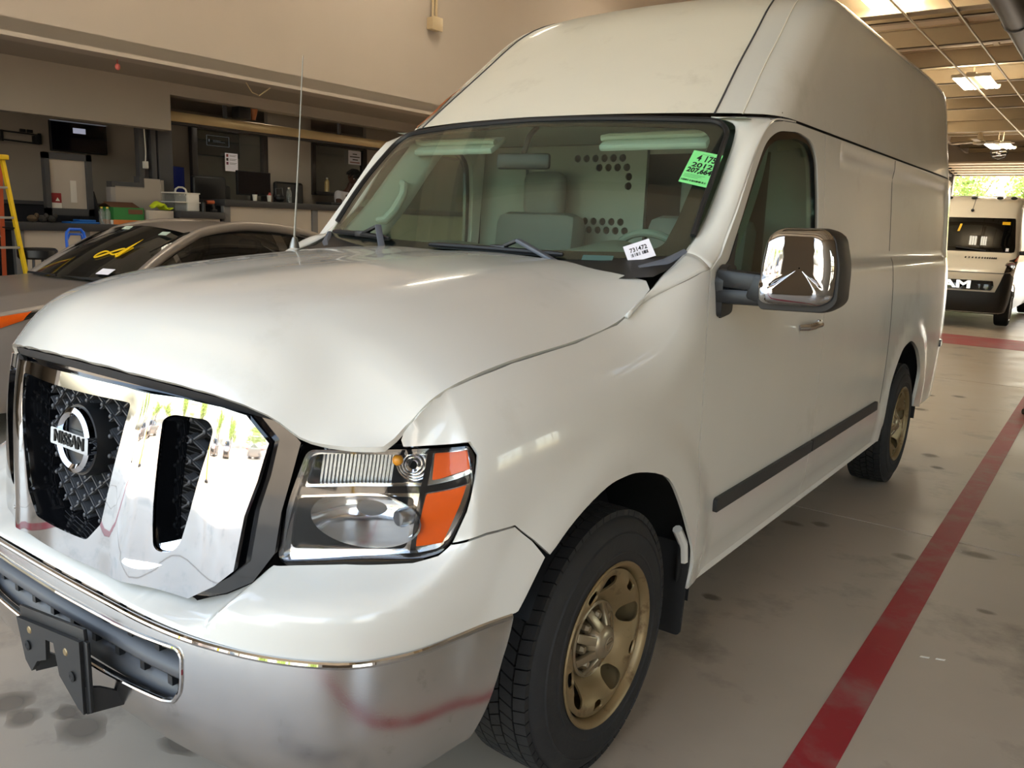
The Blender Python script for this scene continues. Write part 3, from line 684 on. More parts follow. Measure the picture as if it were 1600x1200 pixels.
def roofpart(nm, i0, i1, m, mirrored):
    G = RR[:, i0:i1+1].copy()
    if mirrored: G[..., 0] *= -1
    mb = MB(); mb.grid(G); o = mb.build(nm, m, VAN, smooth=0)
    o.data.shade_smooth(); return o
G = np.concatenate([RR[:, iseam:0:-1]*np.array([-1, 1, 1]), RR[:, 0:iseam+1]], 1)
mb = MB(); mb.grid(G); o = mb.build('roof_front_cap', M['white_old'], VAN, smooth=0); o.data.shade_smooth()
for mi in (False, True):
    sg = -1 if mi else 1
    roofpart('roof_side', iseam, RR.shape[1]-1, M['white'], mi)
    seam = [(sg*p[0], p[1]-.003, p[2]) for p in RR[:20, iseam]]
    mb = MB(); mb.tube(seam, .004, 6); mb.build('roof_seam', M['greyplast'], VAN)
    seam = [(sg*p[0], p[1]-.001, p[2]) for p in RR[:22, iseam+12]]
    mb = MB(); mb.tube(seam, .003, 6); mb.build('roof_seam', M['white_old'], VAN)
# rust scab at the passenger corner of the roof
mb = MB(); G = []
for i in range(8):
    p, q = RR[i, iseam+2], RR[i, iseam+14]; t = .5+.2*math.sin(i*1.7); w_ = .25*math.sin((i+.5)/8*PI)
    row = []
    for f in np.linspace(t-w_, t+w_, 4): r = p*(1-f)+q*f; row.append((-r[0]-.005, r[1]-.008, r[2]+.002))
    G.append(row)
mb.grid(G); mb.build('rust_patch', M['rust'], VAN)
mb = MB(); mb.grid([[(sx*x, y, 2.697-.0*abs(sx)) for x in (.36, .0)] for y, sx in ((3.9, -1), (6.0, -1))]); mb.grid([[(x, y, 2.696) for x in (-.4, .4)] for y in (3.9, 6.05)]); mb.build('roof_top', M['white'], VAN)
# windscreen --------------------------------------------------------------
def WS(u, v):
    u = np.asarray(u, float); v = np.asarray(v, float); hw = .868-.040*v
    yb = 1.405+.195*u*u; yt = 1.905+.125*u*u; zb = 1.405+.055*u**2; zt = 1.966-.022*u*u
    bow = .018*np.sin(np.clip(v, 0, 1)*PI)
    return np.stack([u*hw, yb+(yt-yb)*v-bow, zb+(zt-zb)*v+bow*.6], -1)
wo = rnd([(-1,0.02),(1,0.02),(1,.55),(.985,.90),(.93,.985),(0,.995),(-.93,.985),(-.985,.90),(-1,.55)], [.04,.04,.05,.1,.1,.05,.1,.1,.05], 5)
wi = rnd([(-.945,.09),(-.46,.10),(0,.11),(.5,.08),(.83,.055),(.905,.08),(.925,.25),(.935,.55),(.93,.84),(.875,.92),(0,.945),(-.875,.92),(-.93,.84),(-.935,.55)], [.05,.05,.05,.05,.04,.06,.05,.08,.08,.08,.05,.08,.08,.05], 5)
WSG = panel('windscreen', WS, wo, M['wglass'], VAN, step=.06, th=.004)
def off_surf(f, d):
    def h(u, v):
        e = 2e-3; u = np.asarray(u, float); v = np.asarray(v, float)
        n = np.cross(f(u+e, v)-f(u-e, v), f(u, v+e)-f(u, v-e)); n /= np.linalg.norm(n, axis=-1)[..., None]
        return f(u, v)+n*d
    return h
panel('black_border', off_surf(WS, -.005), wo, M['gloss_black'], WSG, holes=(wi,), step=.05, th=.002)
mb = MB(); ring = dens(wo, .04); pts = [off_surf(WS, .001)(np.array([a]), np.array([b]))[0] for a, b in ring if b > .1]; mb.tube(pts, .010, 6); mb.build('windscreen_rubber', M['black'], WSG)
def plate_on(f, c, ux, w, h, ang, d):
    """rectangle lying on a surface: returns origin, X, Y, Z"""
    e = 1e-3; p = f(np.array([c[0]]), np.array([c[1]]))[0]; du = f(np.array([c[0]+e]), np.array([c[1]]))[0]-p; dv = f(np.array([c[0]]), np.array([c[1]+e]))[0]-p
    n = Vector(np.cross(du, dv)).normalized(); X = Vector(du).normalized(); Y = n.cross(X); ca, sa = math.cos(ang), math.sin(ang)
    return Vector(p)+n*d, X*ca+Y*sa, Y*ca-X*sa, n
# stickers on the windscreen
def sticker(c4, m, label, nm='windscreen_sticker'):
    a, b, c, d = [Vector(v) for v in c4]; X = (b-a).normalized(); n = X.cross((a-d).normalized()).normalized()
    if n.y > 0: n = -n
    mb = MB(); q = [v+n*.004 for v in (a, b, c, d)]; f = mb.bm.faces.new([mb.bm.verts.new(v) for v in q])
    r = bmesh.ops.extrude_face_region(mb.bm, geom=[f]); bmesh.ops.translate(mb.bm, vec=n*.0008, verts=[v for v in r['geom'] if isinstance(v, bmesh.types.BMVert)])
    o = mb.build(nm, m, WSG, label, smooth=0); O = sum(q, Vector())/4+n*.0012; Y = n.cross(X); return o, O, X, Y, (b-a).length, (a-d).length
o, O, X, Y, w, h = sticker([(.744,1.870,1.822),(.848,1.883,1.802),(.846,1.773,1.687),(.7445,1.759,1.708)], M['green_paper'], 'green lot sticker with black numbers')
K = (( '4', -.024, .046, .040, .75), ('175', .016, .046, .040, .72), ('2012', .0, .012, .030, 1.25), ('207,664', 0, -.015, .031, .88))
for t, dx, dy, sz, sx in K: letters(t, sz, O+X*dx+Y*dy, X, Y, M['ink'], o, depth=.0003, bold=.0012 if sz > .03 else .0008, sx=sx)
mb = MB()
for k in range(3): mb.bar(O+X*-.045+Y*(-.036-.0065*k), O+X*(.03-.01*k)+Y*(-.036-.0065*k), .0006, .0022, up=(0, 1, 0))
for k in range(52):
    if random.random() < .62: mb.bar(O+X*(-.045+.00172*k)+Y*-.060, O+X*(-.045+.00172*k)+Y*-.068, .0011, .0006, up=(0, 1, 0))
mb.bar(O+X*-.02+Y*.067, O+X*.02+Y*.067, .0006, .0018, up=(0, 1, 0))
b_ = mb.build('barcode', M['ink'], o, smooth=0); b_['kind'] = 'stuff'
o, O, X, Y, w, h = sticker([(.659,1.551,1.481),(.731,1.594,1.512),(.7755,1.567,1.458),(.7015,1.521,1.4286)], M['paper'], 'white barcode sticker low on the glass')
letters('731472', .025, O+Y*.010, X, Y, M['ink'], o, depth=.0003, bold=.0004, sx=.80)
mb = MB()
for k in range(36):
    if random.random() < .6: mb.bar(O+X*(-.029+.00165*k)+Y*-.004, O+X*(-.029+.00165*k)+Y*-.017, .0011, .0006, up=(0, 1, 0))
b_ = mb.build('barcode', M['ink'], o, smooth=0); b_['kind'] = 'stuff'
mb = MB(); q = off_surf(WS, .003)(np.array([.62, .74, .74, .62]), np.array([.012, .0, .03, .042])); f = mb.bm.faces.new([mb.bm.verts.new(v) for v in q]); mb.build('number_window', mat('teal_tint', '#3d5a57', .3), WSG, smooth=0)
# wipers -------------------------------------------------------------------
def wiper(piv, elbow, b0, b1):
    P = [off_surf(WS, d)(np.array([u]), np.array([v]))[0] for u, v, d in (piv, elbow, b0, b1)]; p, e, a, b = [Vector(x) for x in P]
    mb = MB(); mb.bar(p+Vector((0, -.02, -.01)), e, .026, .014, bev=.004); mb.lathe([(0,0),(.024,0),(.022,.02),(0,.024)], p+Vector((0, -.02, -.02)), (0, -.5, 1), 14)
    w_ = mb.build('wiper', M['steelgrey'], VAN); mid = a.lerp(b, .55)
    mb = MB(); mb.bar(e, mid+Vector((0, -.008, .006)), .02, .012, bev=.003); mb.box(mid+Vector((0, -.006, .006)), (.07, .03, .026), bev=.006); mb.build('wiper_hook', M['black'], w_)
    n = 14; pts = [Vector(off_surf(WS, .014)(np.array([b0[0]+(b1[0]-b0[0])*t]), np.array([b0[1]+(b1[1]-b0[1])*t+.012*math.sin(t*PI)]))[0]) for t in np.linspace(0, 1, n)]
    mb = MB(); mb.tube(pts, [.007]+[.011]*(n-2)+[.007], 8); mb.build('wiper_blade', M['black'], w_)
wiper((.60,-.05,.03), (.34,.10,.035), (-.12,.075,.012), (.545,.035,.012))
wiper((-.36,.01,.03), (-.50,.14,.035), (-.93,.05,.012), (-.40,.085,.012))
# cowl under the glass
mb = MB(); G = []
for u in np.linspace(-1, 1, 30):
    p = WS(np.array([u]), np.array([.02]))[0]; G.append([(p[0], p[1]+.01, p[2]), (p[0]*.99, p[1]-.03, p[2]-.015), (p[0]*.985, p[1]-.09-.06*(1-u*u), p[2]-.045), (p[0]*.98, p[1]-.20, p[2]-.07)])
mb.grid(G); mb.build('cowl', M['black'], VAN)
# aerial
mb = MB(); mb.lathe([(0,0),(.022,0),(.018,.02),(.010,.045),(0,.05)], (-.835,1.385,1.412), (0, .05, 1), 14); mb.tube([(-.835,1.385,1.44),(-.836,1.415,1.80),(-.835,1.443,2.20)], [.0045,.003,.002], 6); mb.build('aerial', mat('aerial_steel', '#8b8880', .35, .8, var=.2, scale=60), VAN)
# mirror -------------------------------------------------------------------
def mshape(w0, w1, z0, z1, r): return rnd([(w0,z0),(w1,z0),(w1,z1),(w0,z1)], r, 6)
MR = MB(); base = [(1.155,1.318),(1.335,1.318),(1.366,1.345),(1.365,1.46),(1.345,1.545),(1.318,1.566),(1.195,1.566),(1.165,1.540),(1.150,1.44),(1.148,1.335)]
def mloft(mb, poly, ys, sc):
    p = dens(rnd(poly, .03, 5), .02); c = np.array([1.27, 1.445]); G = []
    for y, s_ in zip(ys, sc):
        q = c+(p-c)*s_; G.append(np.c_[q[:, 0], np.full(len(q), y)+.2*(q[:, 0]-1.15)**2+.3*(q[:, 0]-1.25), q[:, 1]])
    mb.grid(G, cv=True); mb.bm.faces.new([mb.bm.verts.new(v) for v in G[0]]); mb.bm.faces.new([mb.bm.verts.new(v) for v in G[-1]])
mloft(MR, base, (1.665,1.66,1.60,1.555,1.535), (.93,.97,1.0,.995,.96)); MIR = MR.build('wing_mirror', M['black'], VAN, label='tow mirror with a chrome cap on black arms')
MR = MB(); capo = [(1.160,1.338),(1.325,1.338),(1.354,1.36),(1.356,1.46),(1.340,1.540),(1.315,1.563),(1.20,1.564),(1.170,1.538),(1.158,1.44)]
p = dens(rnd(capo, .03, 6), .02); c = np.array([1.27, 1.45]); G = []
for y, s_ in ((1.60,1.015),(1.56,1.015),(1.525,1.0),(1.505,.955),(1.495,.88),(1.49,.75),(1.487,.55),(1.486,.3),(1.486,.02)):
    q = c+(p-c)*s_; yy = y+.2*(q[:, 0]-1.15)**2+.3*(q[:, 0]-1.25)+.012*sstep(.003, -.003, np.abs(q[:, 1]-1.405)-.004)*(q[:, 0] < 1.33)*sstep(1.34, 1.30, q[:, 0])*(s_ < .97)
    yy = yy-.010*sstep(1.41, 1.395, q[:, 1])*sstep(1.345, 1.325, q[:, 0])*(s_ < .97); G.append(np.c_[q[:, 0], yy, q[:, 1]])
MR.grid(G, cv=True); MR.build('mirror_cap', M['chrome'], MIR, smooth=60)
MR = MB(); MR.bar((1.18,1.662,1.45), (1.335,1.709,1.45), .19, .006, up=(0,1,0)); MR.build('mirror_glass', M['chrome'], MIR)
MR = MB()
MR.bar((.985,1.61,1.402),(1.185,1.585,1.392), .07, .058, bev=.012); MR.bar((.985,1.60,1.345),(1.17,1.59,1.350), .06, .05, bev=.014); MR.bar((1.10,1.595,1.385),(1.19,1.585,1.365), .07, .085, bev=.012)
MR.prism(rnd([(-.045,-.11),(.04,-.10),(.055,.055),(-.01,.06),(-.05,.02)], .02, 4), (.985,1.62,1.385), (0, 1, 0), (0, 0, 1), .028); MR.build('mirror_arm', M['black'], MIR)
# wheels -------------------------------------------------------------------
def wheel(cx, cy, sg, tread, parent=VAN, R=.385, r_rim=.232, wid=.235, name='wheel', tyre_m=None, rim_m=None, style='steel'):
    """a wheel whose outer face is at x = cx looking along sg*x"""
    tm, rm = tyre_m or M['rubber'], rim_m or M['rim']; O = Vector((cx, cy, R)); A = (sg, 0, 0); k = R/.385
    WH = None
    mb = MB(); b = wid
    prof = [(r_rim*.985,-.012),(r_rim,-.004),(r_rim+.012,.0),(r_rim+.03*k,.004),(.30*k,.004),(.335*k,-.002),(.355*k,-.014),(.368*k,-.026),(.371*k,-.045),(.372*k,-b/2),(.371*k,-b+.045),(.366*k,-b+.022),(.345*k,-b+.004),(.30*k,-b-.004),(r_rim,-b)]
    mb.lathe(prof, O, A, 64); WH = mb.build(name, tm, parent, smooth=40)
    if tread:
        mb = MB(); x, y, d = frame_of(A); n = tread
        def blk(a0, a1, h0, h1, r0, r1, skew=0., r1b=None):
            V = []
            for rr, ee in ((r0, 0), (r1, .0)):
                for a, h in ((a0, h0), (a1, h0), (a1+skew, h1), (a0+skew, h1)):
                    r_ = rr if (r1b is None or rr == r0 or h == h0) else r1b
                    V.append(mb.bm.verts.new(O+d*h+(x*math.cos(a)+y*math.sin(a))*r_))
            for f in ((4,5,6,7),(0,1,5,4),(1,2,6,5),(2,3,7,6),(3,0,4,7)): mb.bm.faces.new([V[i] for i in f])
        for i in range(n):
            a = 2*PI*i/n; w_ = 2*PI/n
            blk(a+.04*w_, a+.93*w_, -.021, -.056, .366, .3835, .18*w_, .3855)
            blk(a+.08*w_, a+.94*w_, -.061, -.098, .370, .386, -.4*w_)
            blk(a+.05*w_, a+.93*w_, -.103, -.134, .370, .386, .4*w_)
            blk(a+.08*w_, a+.94*w_, -.139, -.178, .370, .386, -.4*w_)
            blk(a+.04*w_, a+.93*w_, -.218, -.183, .366, .3835, .18*w_, .3855)
        t = mb.build('tread', tm, WH, smooth=0); t['kind'] = 'stuff'
        mb = MB(); mb.lathe([(.262,.0035),(.268,.0065),(.274,.0035)], O, A, 64); mb.lathe([(.318,.0),(.322,.004),(.326,-.001)], O, A, 64); mb.build('sidewall_rib', tm, WH)
    # rim: barrel and a disc with holes
    mb = MB(); q = r_rim/.232
    mb.lathe([(.236*q,-.006),(.240*q,.002),(.236*q,.006),(.228*q,.003),(.222*q,-.008),(.217*q,-.02),(.213*q,-.05),(.205*q,-.09),(.205*q,-.19),(.226*q,-.2)], O, A, 64)
    RM = mb.build('rim', rm, WH, smooth=50)
    holes = []
    nb = 5
    for i in range(nb):
        a = math.radians(64+72*i); ca, sa = math.cos(a), math.sin(a); tear = [(.128,.0),(.140,.024),(.165,.034),(.188,.030),(.197,.012),(.196,-.012),(.187,-.030),(.165,-.034),(.140,-.024)]
        holes.append(rnd([(q*(u*ca-v*sa), q*(u*sa+v*ca)) for u, v in tear], .01, 3))
        a += math.radians(36); ca, sa = math.cos(a), math.sin(a); sl = [(.172,.022),(.196,.026),(.200,.0),(.196,-.026),(.172,-.022),(.168,0)]
        holes.append(rnd([(q*(u*ca-v*sa), q*(u*sa+v*ca)) for u, v in sl], .008, 3))
    x, y, d = frame_of(A); circ = [(.213*q*math.cos(t), .213*q*math.sin(t)) for t in np.linspace(0, 2*PI, 65)[:-1]]
    dp = curve1([0,.05,.085,.105,.12,.15,.175,.195,.213,.23], [-.070,-.070,-.068,-.066,-.058,-.034,-.016,-.012,-.016,-.02])
    def disc(u, v):
        u = np.asarray(u, float); v = np.asarray(v, float); r = np.hypot(u, v)/q; th = np.arctan2(v, u)
        h = dp(r)+.008*np.cos(5*(th-math.radians(100)))*sstep(.11, .15, r)*sstep(.205, .18, r)
        Y3 = np.array(y); Z3 = np.cross(np.array(d), Y3)   # right-handed about the axis
        return np.array(O)+u[..., None]*np.array(y)+v[..., None]*Z3+h[..., None]*np.array(d)
    if style == 'steel':
        panel('wheel_disc', disc, circ, rm, RM, holes=holes, step=.012 if tread else .025, gstep=.014 if tread else .03, th=.006)
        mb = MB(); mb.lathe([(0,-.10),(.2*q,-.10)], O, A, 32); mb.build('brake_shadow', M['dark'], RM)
        # hub cap with a ring, eight lug windows and a centre boss
        mb = MB(); mb.lathe([(.094*q,-.066),(.098*q,-.052),(.106*q,-.046),(.112*q,-.050),(.112*q,-.066)], O, A, 48); HC = mb.build('hub_cap', M['hub'], RM)
        mb = MB(); mb.lathe([(0,.0),(.032*q,-.002),(.044*q,-.010),(.056*q,-.030),(.060*q,-.066)], O, A, 40)
        for i in range(8):
            a = 2*PI*(i+.5)/8; v = Vector(x)*math.cos(a)+Vector(y)*math.sin(a); mb.bar(O+d*-.020+v*.045*q, O+d*-.052+v*.102*q, .026*q, .016, up=d, bev=.003)
        mb.build('hub_spokes', M['hub'], RM)
        for i in range(8):
            a = 2*PI*i/8; v = Vector(x)*math.cos(a)+Vector(y)*math.sin(a); mb = MB(); mb.lathe([(.015,-.066),(.015,-.044),(.010,-.034),(0,-.033)], O+v*.076*q, A, 6, closed=False); mb.build('lug_nut', M['hub'], RM, smooth=0)
        mb = MB(); mb.lathe([(.017,.0),(.0195,.002),(.022,.0)], O, A, 24); mb.bar(O+d*.001+Vector((0,-.019,.0)), O+d*.001+Vector((0,.019,.0)), .008, .003, up=d); mb.build('hub_emblem', M['hub'], RM)
    else:
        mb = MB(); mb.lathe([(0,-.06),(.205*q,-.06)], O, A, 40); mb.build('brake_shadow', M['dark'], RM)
        mb = MB(); mb.lathe([(0,.004),(.03*q,.002),(.05*q,-.01),(.05*q,-.05)], O, A, 24)
        for i in range(10):
            a = 2*PI*i/10; v = Vector(x)*math.cos(a)+Vector(y)*math.sin(a); mb.bar(O+d*-.012+v*.03*q, O+d*-.02+v*.215*q, .022*q, .02, up=d, bev=.004)
        mb.build('spokes', rm, RM)
    return WH
wheel(1.0, .99, 1, 64); wheel(1.0, 4.69, 1, 56); wheel(-1.0, .99, -1, 0); wheel(-1.0, 4.69, -1, 0)
mb = MB(); mb.tube([(-.9,.99,.385),(.9,.99,.385)], .05, 10); mb.tube([(-.9,4.69,.385),(.9,4.69,.385)], .07, 10); mb.span((-.6,.3,.36), (.6,5.8,.46), bev=.03); mb.build('chassis', M['dark'], VAN)
for sg in (1, -1):   # wheel wells, splash flaps
    for (yc, zc, ro) in ((1.03,.40,.50), (4.66,.42,.50)):
        mb = MB(); G = []
        for a in np.linspace(-.05*PI, .86*PI, 26): G.append([(sg*x, yc+ro*math.cos(a), zc+ro*math.sin(a)) for x in (1.0, .68)])
        mb.grid(G); mb.grid([[(sg*.69, y, z) for y in (yc-.52, yc+.52)] for z in (.34, .95)]); mb.build('wheel_well', M['black'], VAN)
    mb = MB(); mb.prism(rnd([(.74,.20),(.99,.20),(1.002,.46),(1.002,.53),(.74,.53)], .02, 4), (0,1.50,0) if sg > 0 else (0,1.51,0), (sg, 0, 0), (0, 0, 1), -.01 if sg > 0 else .01); mb.build('mud_flap', M['rubber'], VAN)
    mb = MB(); mb.tube([(sg*.985,1.43,.60),(sg*.99,1.475,.54),(sg*.985,1.50,.47)], .016, 8); mb.build('liner_clip', M['white'], VAN)
    mb = MB(); mb.prism([(.76,.30),(.985,.30),(.985,.50),(.76,.50)], (0,5.06,0), (sg, 0, 0), (0, 0, 1), .01); mb.build('mud_flap', M['rubber'], VAN)
mb = MB(); mb.span((-.9, 6.02, .42), (.9, 6.2, .60), bev=.03); mb.build('rear_bumper', M['chrome'], VAN)
# cab interior ---------------------------------------------------------------
mb = MB(); mb.span((-.92, 1.62, .52), (.92, 2.78, .60)); mb.build('cab_floor', M['dash'], VAN)
mb = MB(); mb.grid([[(x, y, 1.955-.05*max(0, (2.1-y))) for x in np.linspace(-.86, .86, 5)] for y in (2.02, 2.78)]); mb.build('headliner', M['interior'], VAN)
mb = MB(); G = []
for u in np.linspace(-.99, .99, 40):
    p = WS(np.array([u]), np.array([.02]))[0]; h = .055*math.exp(-((u-.50)/.2)**2)+.02*math.exp(-((u+.5)/.25)**2)
    G.append([(p[0]*.97, p[1]+.02, p[2]-.02), (p[0]*.97, p[1]+.16, 1.43+.01), (p[0]*.97, 1.82, 1.44+h*.6), (p[0]*.97, 1.93, 1.445+h), (p[0]*.97, 1.99, 1.40+h), (p[0]*.97, 2.02, 1.30), (p[0]*.97, 2.0, .95)])
mb.grid(G); mb.build('dashboard', M['dash'], VAN, smooth=50)
mb = MB(); c = Vector((.47, 2.17, 1.36)); ax = Vector((0, .9, .5)).normalized(); x, y, d = frame_of(ax)
mb.tube([c+(x*math.cos(t)+y*math.sin(t))*.195 for t in np.linspace(0, 2*PI, 41)[:-1]], .016, 10, closed=True); SWH = mb.build('steering_wheel', M['dash'], VAN)
mb = MB(); mb.lathe([(0,-.03),(.07,-.02),(.075,.01),(0,.02)], c, ax, 20)
for t in (0, PI, -PI/2): mb.bar(c, c+(x*math.cos(t)+y*math.sin(t))*.19, .035, .015, up=ax)
mb.build('steering_boss', M['dash'], SWH)
def seat(cx):
    mb = MB(); mb.box((cx, 2.30, .98), (.52, .52, .16), bev=.06); S = mb.build('seat', M['seat'], VAN)
    mb = MB(); mb.box((cx, 2.57, 1.30), (.50, .15, .62), bev=.06, rot=Matrix.Rotation(-.12, 3, 'X')); mb.build('backrest', M['seat'], S)
    mb = MB(); mb.box((cx, 2.63, 1.70), (.235, .10, .225), bev=.045, seg=3); mb.tube([(cx-.07,2.62,1.52),(cx-.07,2.63,1.62)], .008, 6); mb.tube([(cx+.07,2.62,1.52),(cx+.07,2.63,1.62)], .008, 6); mb.build('headrest', M['seat'], S)
    mb = MB(); mb.box((cx, 2.30, .75), (.44, .44, .30), bev=.02); mb.build('seat_base', M['dash'], S)
seat(-.405); seat(.47)
# bulkhead between cab and load space, with its rows of round holes and an open doorway
def BK(x, z): x = np.asarray(x, float); return np.stack([x, 2.76+0*x, np.asarray(z, float)], -1)
hl = []
rows = [(1.895,8,-.10,.022),(1.865,5,-.14,.022)]
for zz, xs in ((1.885, np.arange(-.30, -.02, .052)), (1.84, np.arange(-.17, .01, .052)), (1.795, (-.0,)), (1.75, (-.0,)), (1.575, np.arange(-.50, .02, .052)), (1.532, np.arange(-.526, .0, .052))):
    for k, xx in enumerate(xs): hl.append([(xx+.019*math.cos(t), zz+.019*math.sin(t)) for t in np.linspace(0, 2*PI, 13)[:-1]])
hl.append([(.10,1.0),(.70,1.0),(.70,1.90),(.10,1.90)])
panel('bulkhead', BK, [(-.93,.6),(.93,.6),(.92,1.95),(-.92,1.95)], M['bulkhead'], VAN, holes=hl, step=.06, gstep=.12, th=.01)
mb = MB(); mb.span((.085,2.73,1.0), (.11,2.755,1.92)); mb.span((-.62,2.73,1.0), (-.60,2.755,1.92)); mb.build('bulkhead_post', M['bulkhead'], VAN)
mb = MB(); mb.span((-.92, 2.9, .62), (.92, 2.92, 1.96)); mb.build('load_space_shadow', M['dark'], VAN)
for sg in (1, -1):
    Wc = [(sg*x, y, z) for x, y, z in [(.835,1.635,1.47),(.818,1.79,1.61),(.80,1.92,1.76),(.775,2.035,1.895)]]; Dc = [(sg*x, y, z) for x, y, z in [(.745,1.80,1.44),(.725,1.95,1.60),(.70,2.09,1.78),(.66,2.20,1.93)]]
    loft('pillar_trim', Wc, Dc, M['interior'], VAN, bulge=(0, -.025, .012))
    loft('pillar_trim_side', Dc, [(sg*.90,1.90,1.42),(sg*.90,2.05,1.60),(sg*.89,2.18,1.78),(sg*.86,2.30,1.94)], M['interior'], VAN)
    mb = MB(); mb.box((sg*.50, 2.06, 1.885), (.46, .03, .13), bev=.012, rot=Matrix.Rotation(-1.05, 3, 'X')); V_ = mb.build('sun_visor', M['interior'], VAN)
    mb = MB(); mb.tube([(sg*.27,2.03,1.895),(sg*.30,2.03,1.90),(sg*.70,2.03,1.90),(sg*.735,2.04,1.91),(sg*.75,2.05,1.935)], .014, 8); mb.build('visor_rod', M['interior'], V_)
    mb = MB(); mb.box((sg*.935, 2.2, 1.0), (.02, 1.1, .75), bev=.01); mb.box((sg*.90, 2.25, 1.05), (.07, .6, .07), bev=.02); mb.build('door_trim', M['dash'], VAN)
mb = MB(); mb.tube([(-.80,1.80,1.535),(-.74,1.83,1.545),(-.715,1.86,1.585),(-.715,1.92,1.66),(-.73,1.945,1.705),(-.78,1.96,1.72)], .02, 10); mb.build('grab_handle', M['interior'], VAN)
mb = MB(); mb.box((-.02, 1.90, 1.80), (.24, .03, .065), bev=.015, rz=.2); mb.tube([(-.02,1.90,1.83),(-.01,1.92,1.90),(0,1.96,1.94)], .012, 8); mb.build('rear_view_mirror', M['black'], VAN)
# ================================================================ the building
def struct(o): o['kind'] = 'structure'; return o
m_conc = mat('polished_concrete', '#a89c8c', .36, var=.16, scale=2.2, rvar=.16, spec=.5, stain=('#5a534b', 1.7, .54, .78), bump=.02, bscale=60)
m_joint = mat('joint_shadow', '#3a3632', .9)
m_wall = mat('beige_wall_paint', '#b5aca3', .75, var=.03, scale=2, bump=.03, bscale=80)
m_wall2 = mat('taupe_wall_paint', '#a0978c', .75, var=.04, scale=2, bump=.03, bscale=80)
m_frame = mat('grey_metal_frame', '#4d4d50', .5, var=.05)
m_frame_d = mat('dark_bronze_frame', '#2b2624', .45, var=.08)
m_cream = mat('cream_steel', '#cdbfa6', .5, var=.05, scale=3)
m_deck = mat('roof_deck_insulation', '#e8ddca', .75, var=.10, scale=2.5, bump=.2, bscale=7, stain=('#8b7350', 1.4, .62, .8))
m_purlin = mat('painted_purlin', '#b3a388', .55, var=.06)
m_red = mat('red_floor_paint', '#93202a', .5, var=.15, scale=3, stain=('#85756c', 3, .46, .80), rvar=.1)
m_yel = mat('yellow_paint', '#e0b400', .5, var=.1, scale=5)
m_blackm = mat('black_metal', '#141416', .45, var=.1)
m_out = mat('sunlit_lot_concrete', '#b9ab96', .85, var=.10, scale=.8, stain=('#8f8474', .5, .5, .8))

FL = bpy.data.objects.new('floor', None); COL.objects.link(FL); FL['kind'] = 'structure'
mb = MB(); mb.span((-11.2, -4.6, -.25), (8.2, 31.2, -.03)); mb.build('slab_bed', m_joint, FL, smooth=0)
xs = [-11.2, -3.2, 2.55, 8.2]; ys = [-4.6, -2.4, 3.76, 9.5, 15.2, 21, 26.5, 31.2]; gp = .006
for i in range(len(xs)-1):
    for j in range(len(ys)-1):
        mb = MB(); mb.span((xs[i]+gp, ys[j]+gp, -.1), (xs[i+1]-gp, ys[j+1]-gp, 0), bev=.002); mb.build('floor_slab', m_conc, FL, smooth=0)
def stripe(x0, y0, x1, y1, w):
    d = Vector((x1-x0, y1-y0, 0)); n = Vector((-d.y, d.x, 0)).normalized()*w/2; mb = MB()
    mb.prism([(0, 0), (d.length, 0), (d.length, w), (0, w)], (x0+n.x*-1, y0+n.y*-1, .0005), d.normalized(), (-d.y/d.length, d.x/d.length, 0), .0015); mb.build('painted_stripe', m_red, FL, smooth=0)
stripe(1.535, -4.4, 1.385, 13.0, .125); stripe(-8.5, 13.95, 7.8, 13.80, 1.45); stripe(-2.6, -4.4, -2.6, 13.0, .125)
# spills and bits on the concrete
def soft(nm, col, a_):
    m = mat(nm, col, .42, var=.1, scale=9); N = m.node_tree.nodes; L = m.node_tree.links; tc = N.new('ShaderNodeTexCoord'); ma = N.new('ShaderNodeVectorMath'); ma.operation = 'DISTANCE'; ma.inputs[1].default_value = (.5, .5, .5)
    sp = N.new('ShaderNodeSeparateXYZ'); cb = N.new('ShaderNodeCombineXYZ'); cb.inputs['Z'].default_value = .5; L.new(tc.outputs['Generated'], sp.inputs[0]); L.new(sp.outputs['X'], cb.inputs['X']); L.new(sp.outputs['Y'], cb.inputs['Y']); L.new(cb.outputs[0], ma.inputs[0])
    mr = N.new('ShaderNodeMapRange'); mr.inputs['From Min'].default_value = .50; mr.inputs['From Max'].default_value = .22; mr.inputs['To Max'].default_value = a_; L.new(ma.outputs['Value'], mr.inputs['Value']); L.new(mr.outputs['Result'], N['Principled BSDF'].inputs['Alpha']); return m
m_oil = soft('old_oil_stain', '#7d7265', .6); m_oil2 = soft('faint_stain', '#85796b', .5)
rg_ = random.Random(12)
for k, (x, y, r) in enumerate([(-.32,.14,.075),(-.61,.06,.06),(-.50,.05,.045),(-.03,.28,.06),(-.43,.15,.04),(.79,2.28,.035),(.75,3.45,.05),(.89,3.54,.04),(.68,7.36,.06),(1.07,5.6,.05),(1.17,5.27,.04),(.85,8.36,.06),(1.75,2.92,.03),(1.34,3.35,.045),(1.62,3.63,.06),(.6,8.2,.05)]):
    mb = MB(); ph = rg_.random()*6; n = 26
    for dx, dy, q in ((0, 0, 1.35),):
        pts = [(x+dx+q*r*(1+.22*math.sin(3*a+ph)+.12*math.sin(5*a+2*ph))*math.cos(a), y+dy+q*r*(.8+.2*math.sin(2*a+ph))*math.sin(a)) for a in np.linspace(0, 2*PI, n+1)[:-1]]
        mb.bm.faces.new([mb.bm.verts.new((px_, py_, .0008+.0002*k*.1)) for px_, py_ in pts])
    mb.build('stain', m_oil if k < 6 else m_oil2, FL, smooth=0)
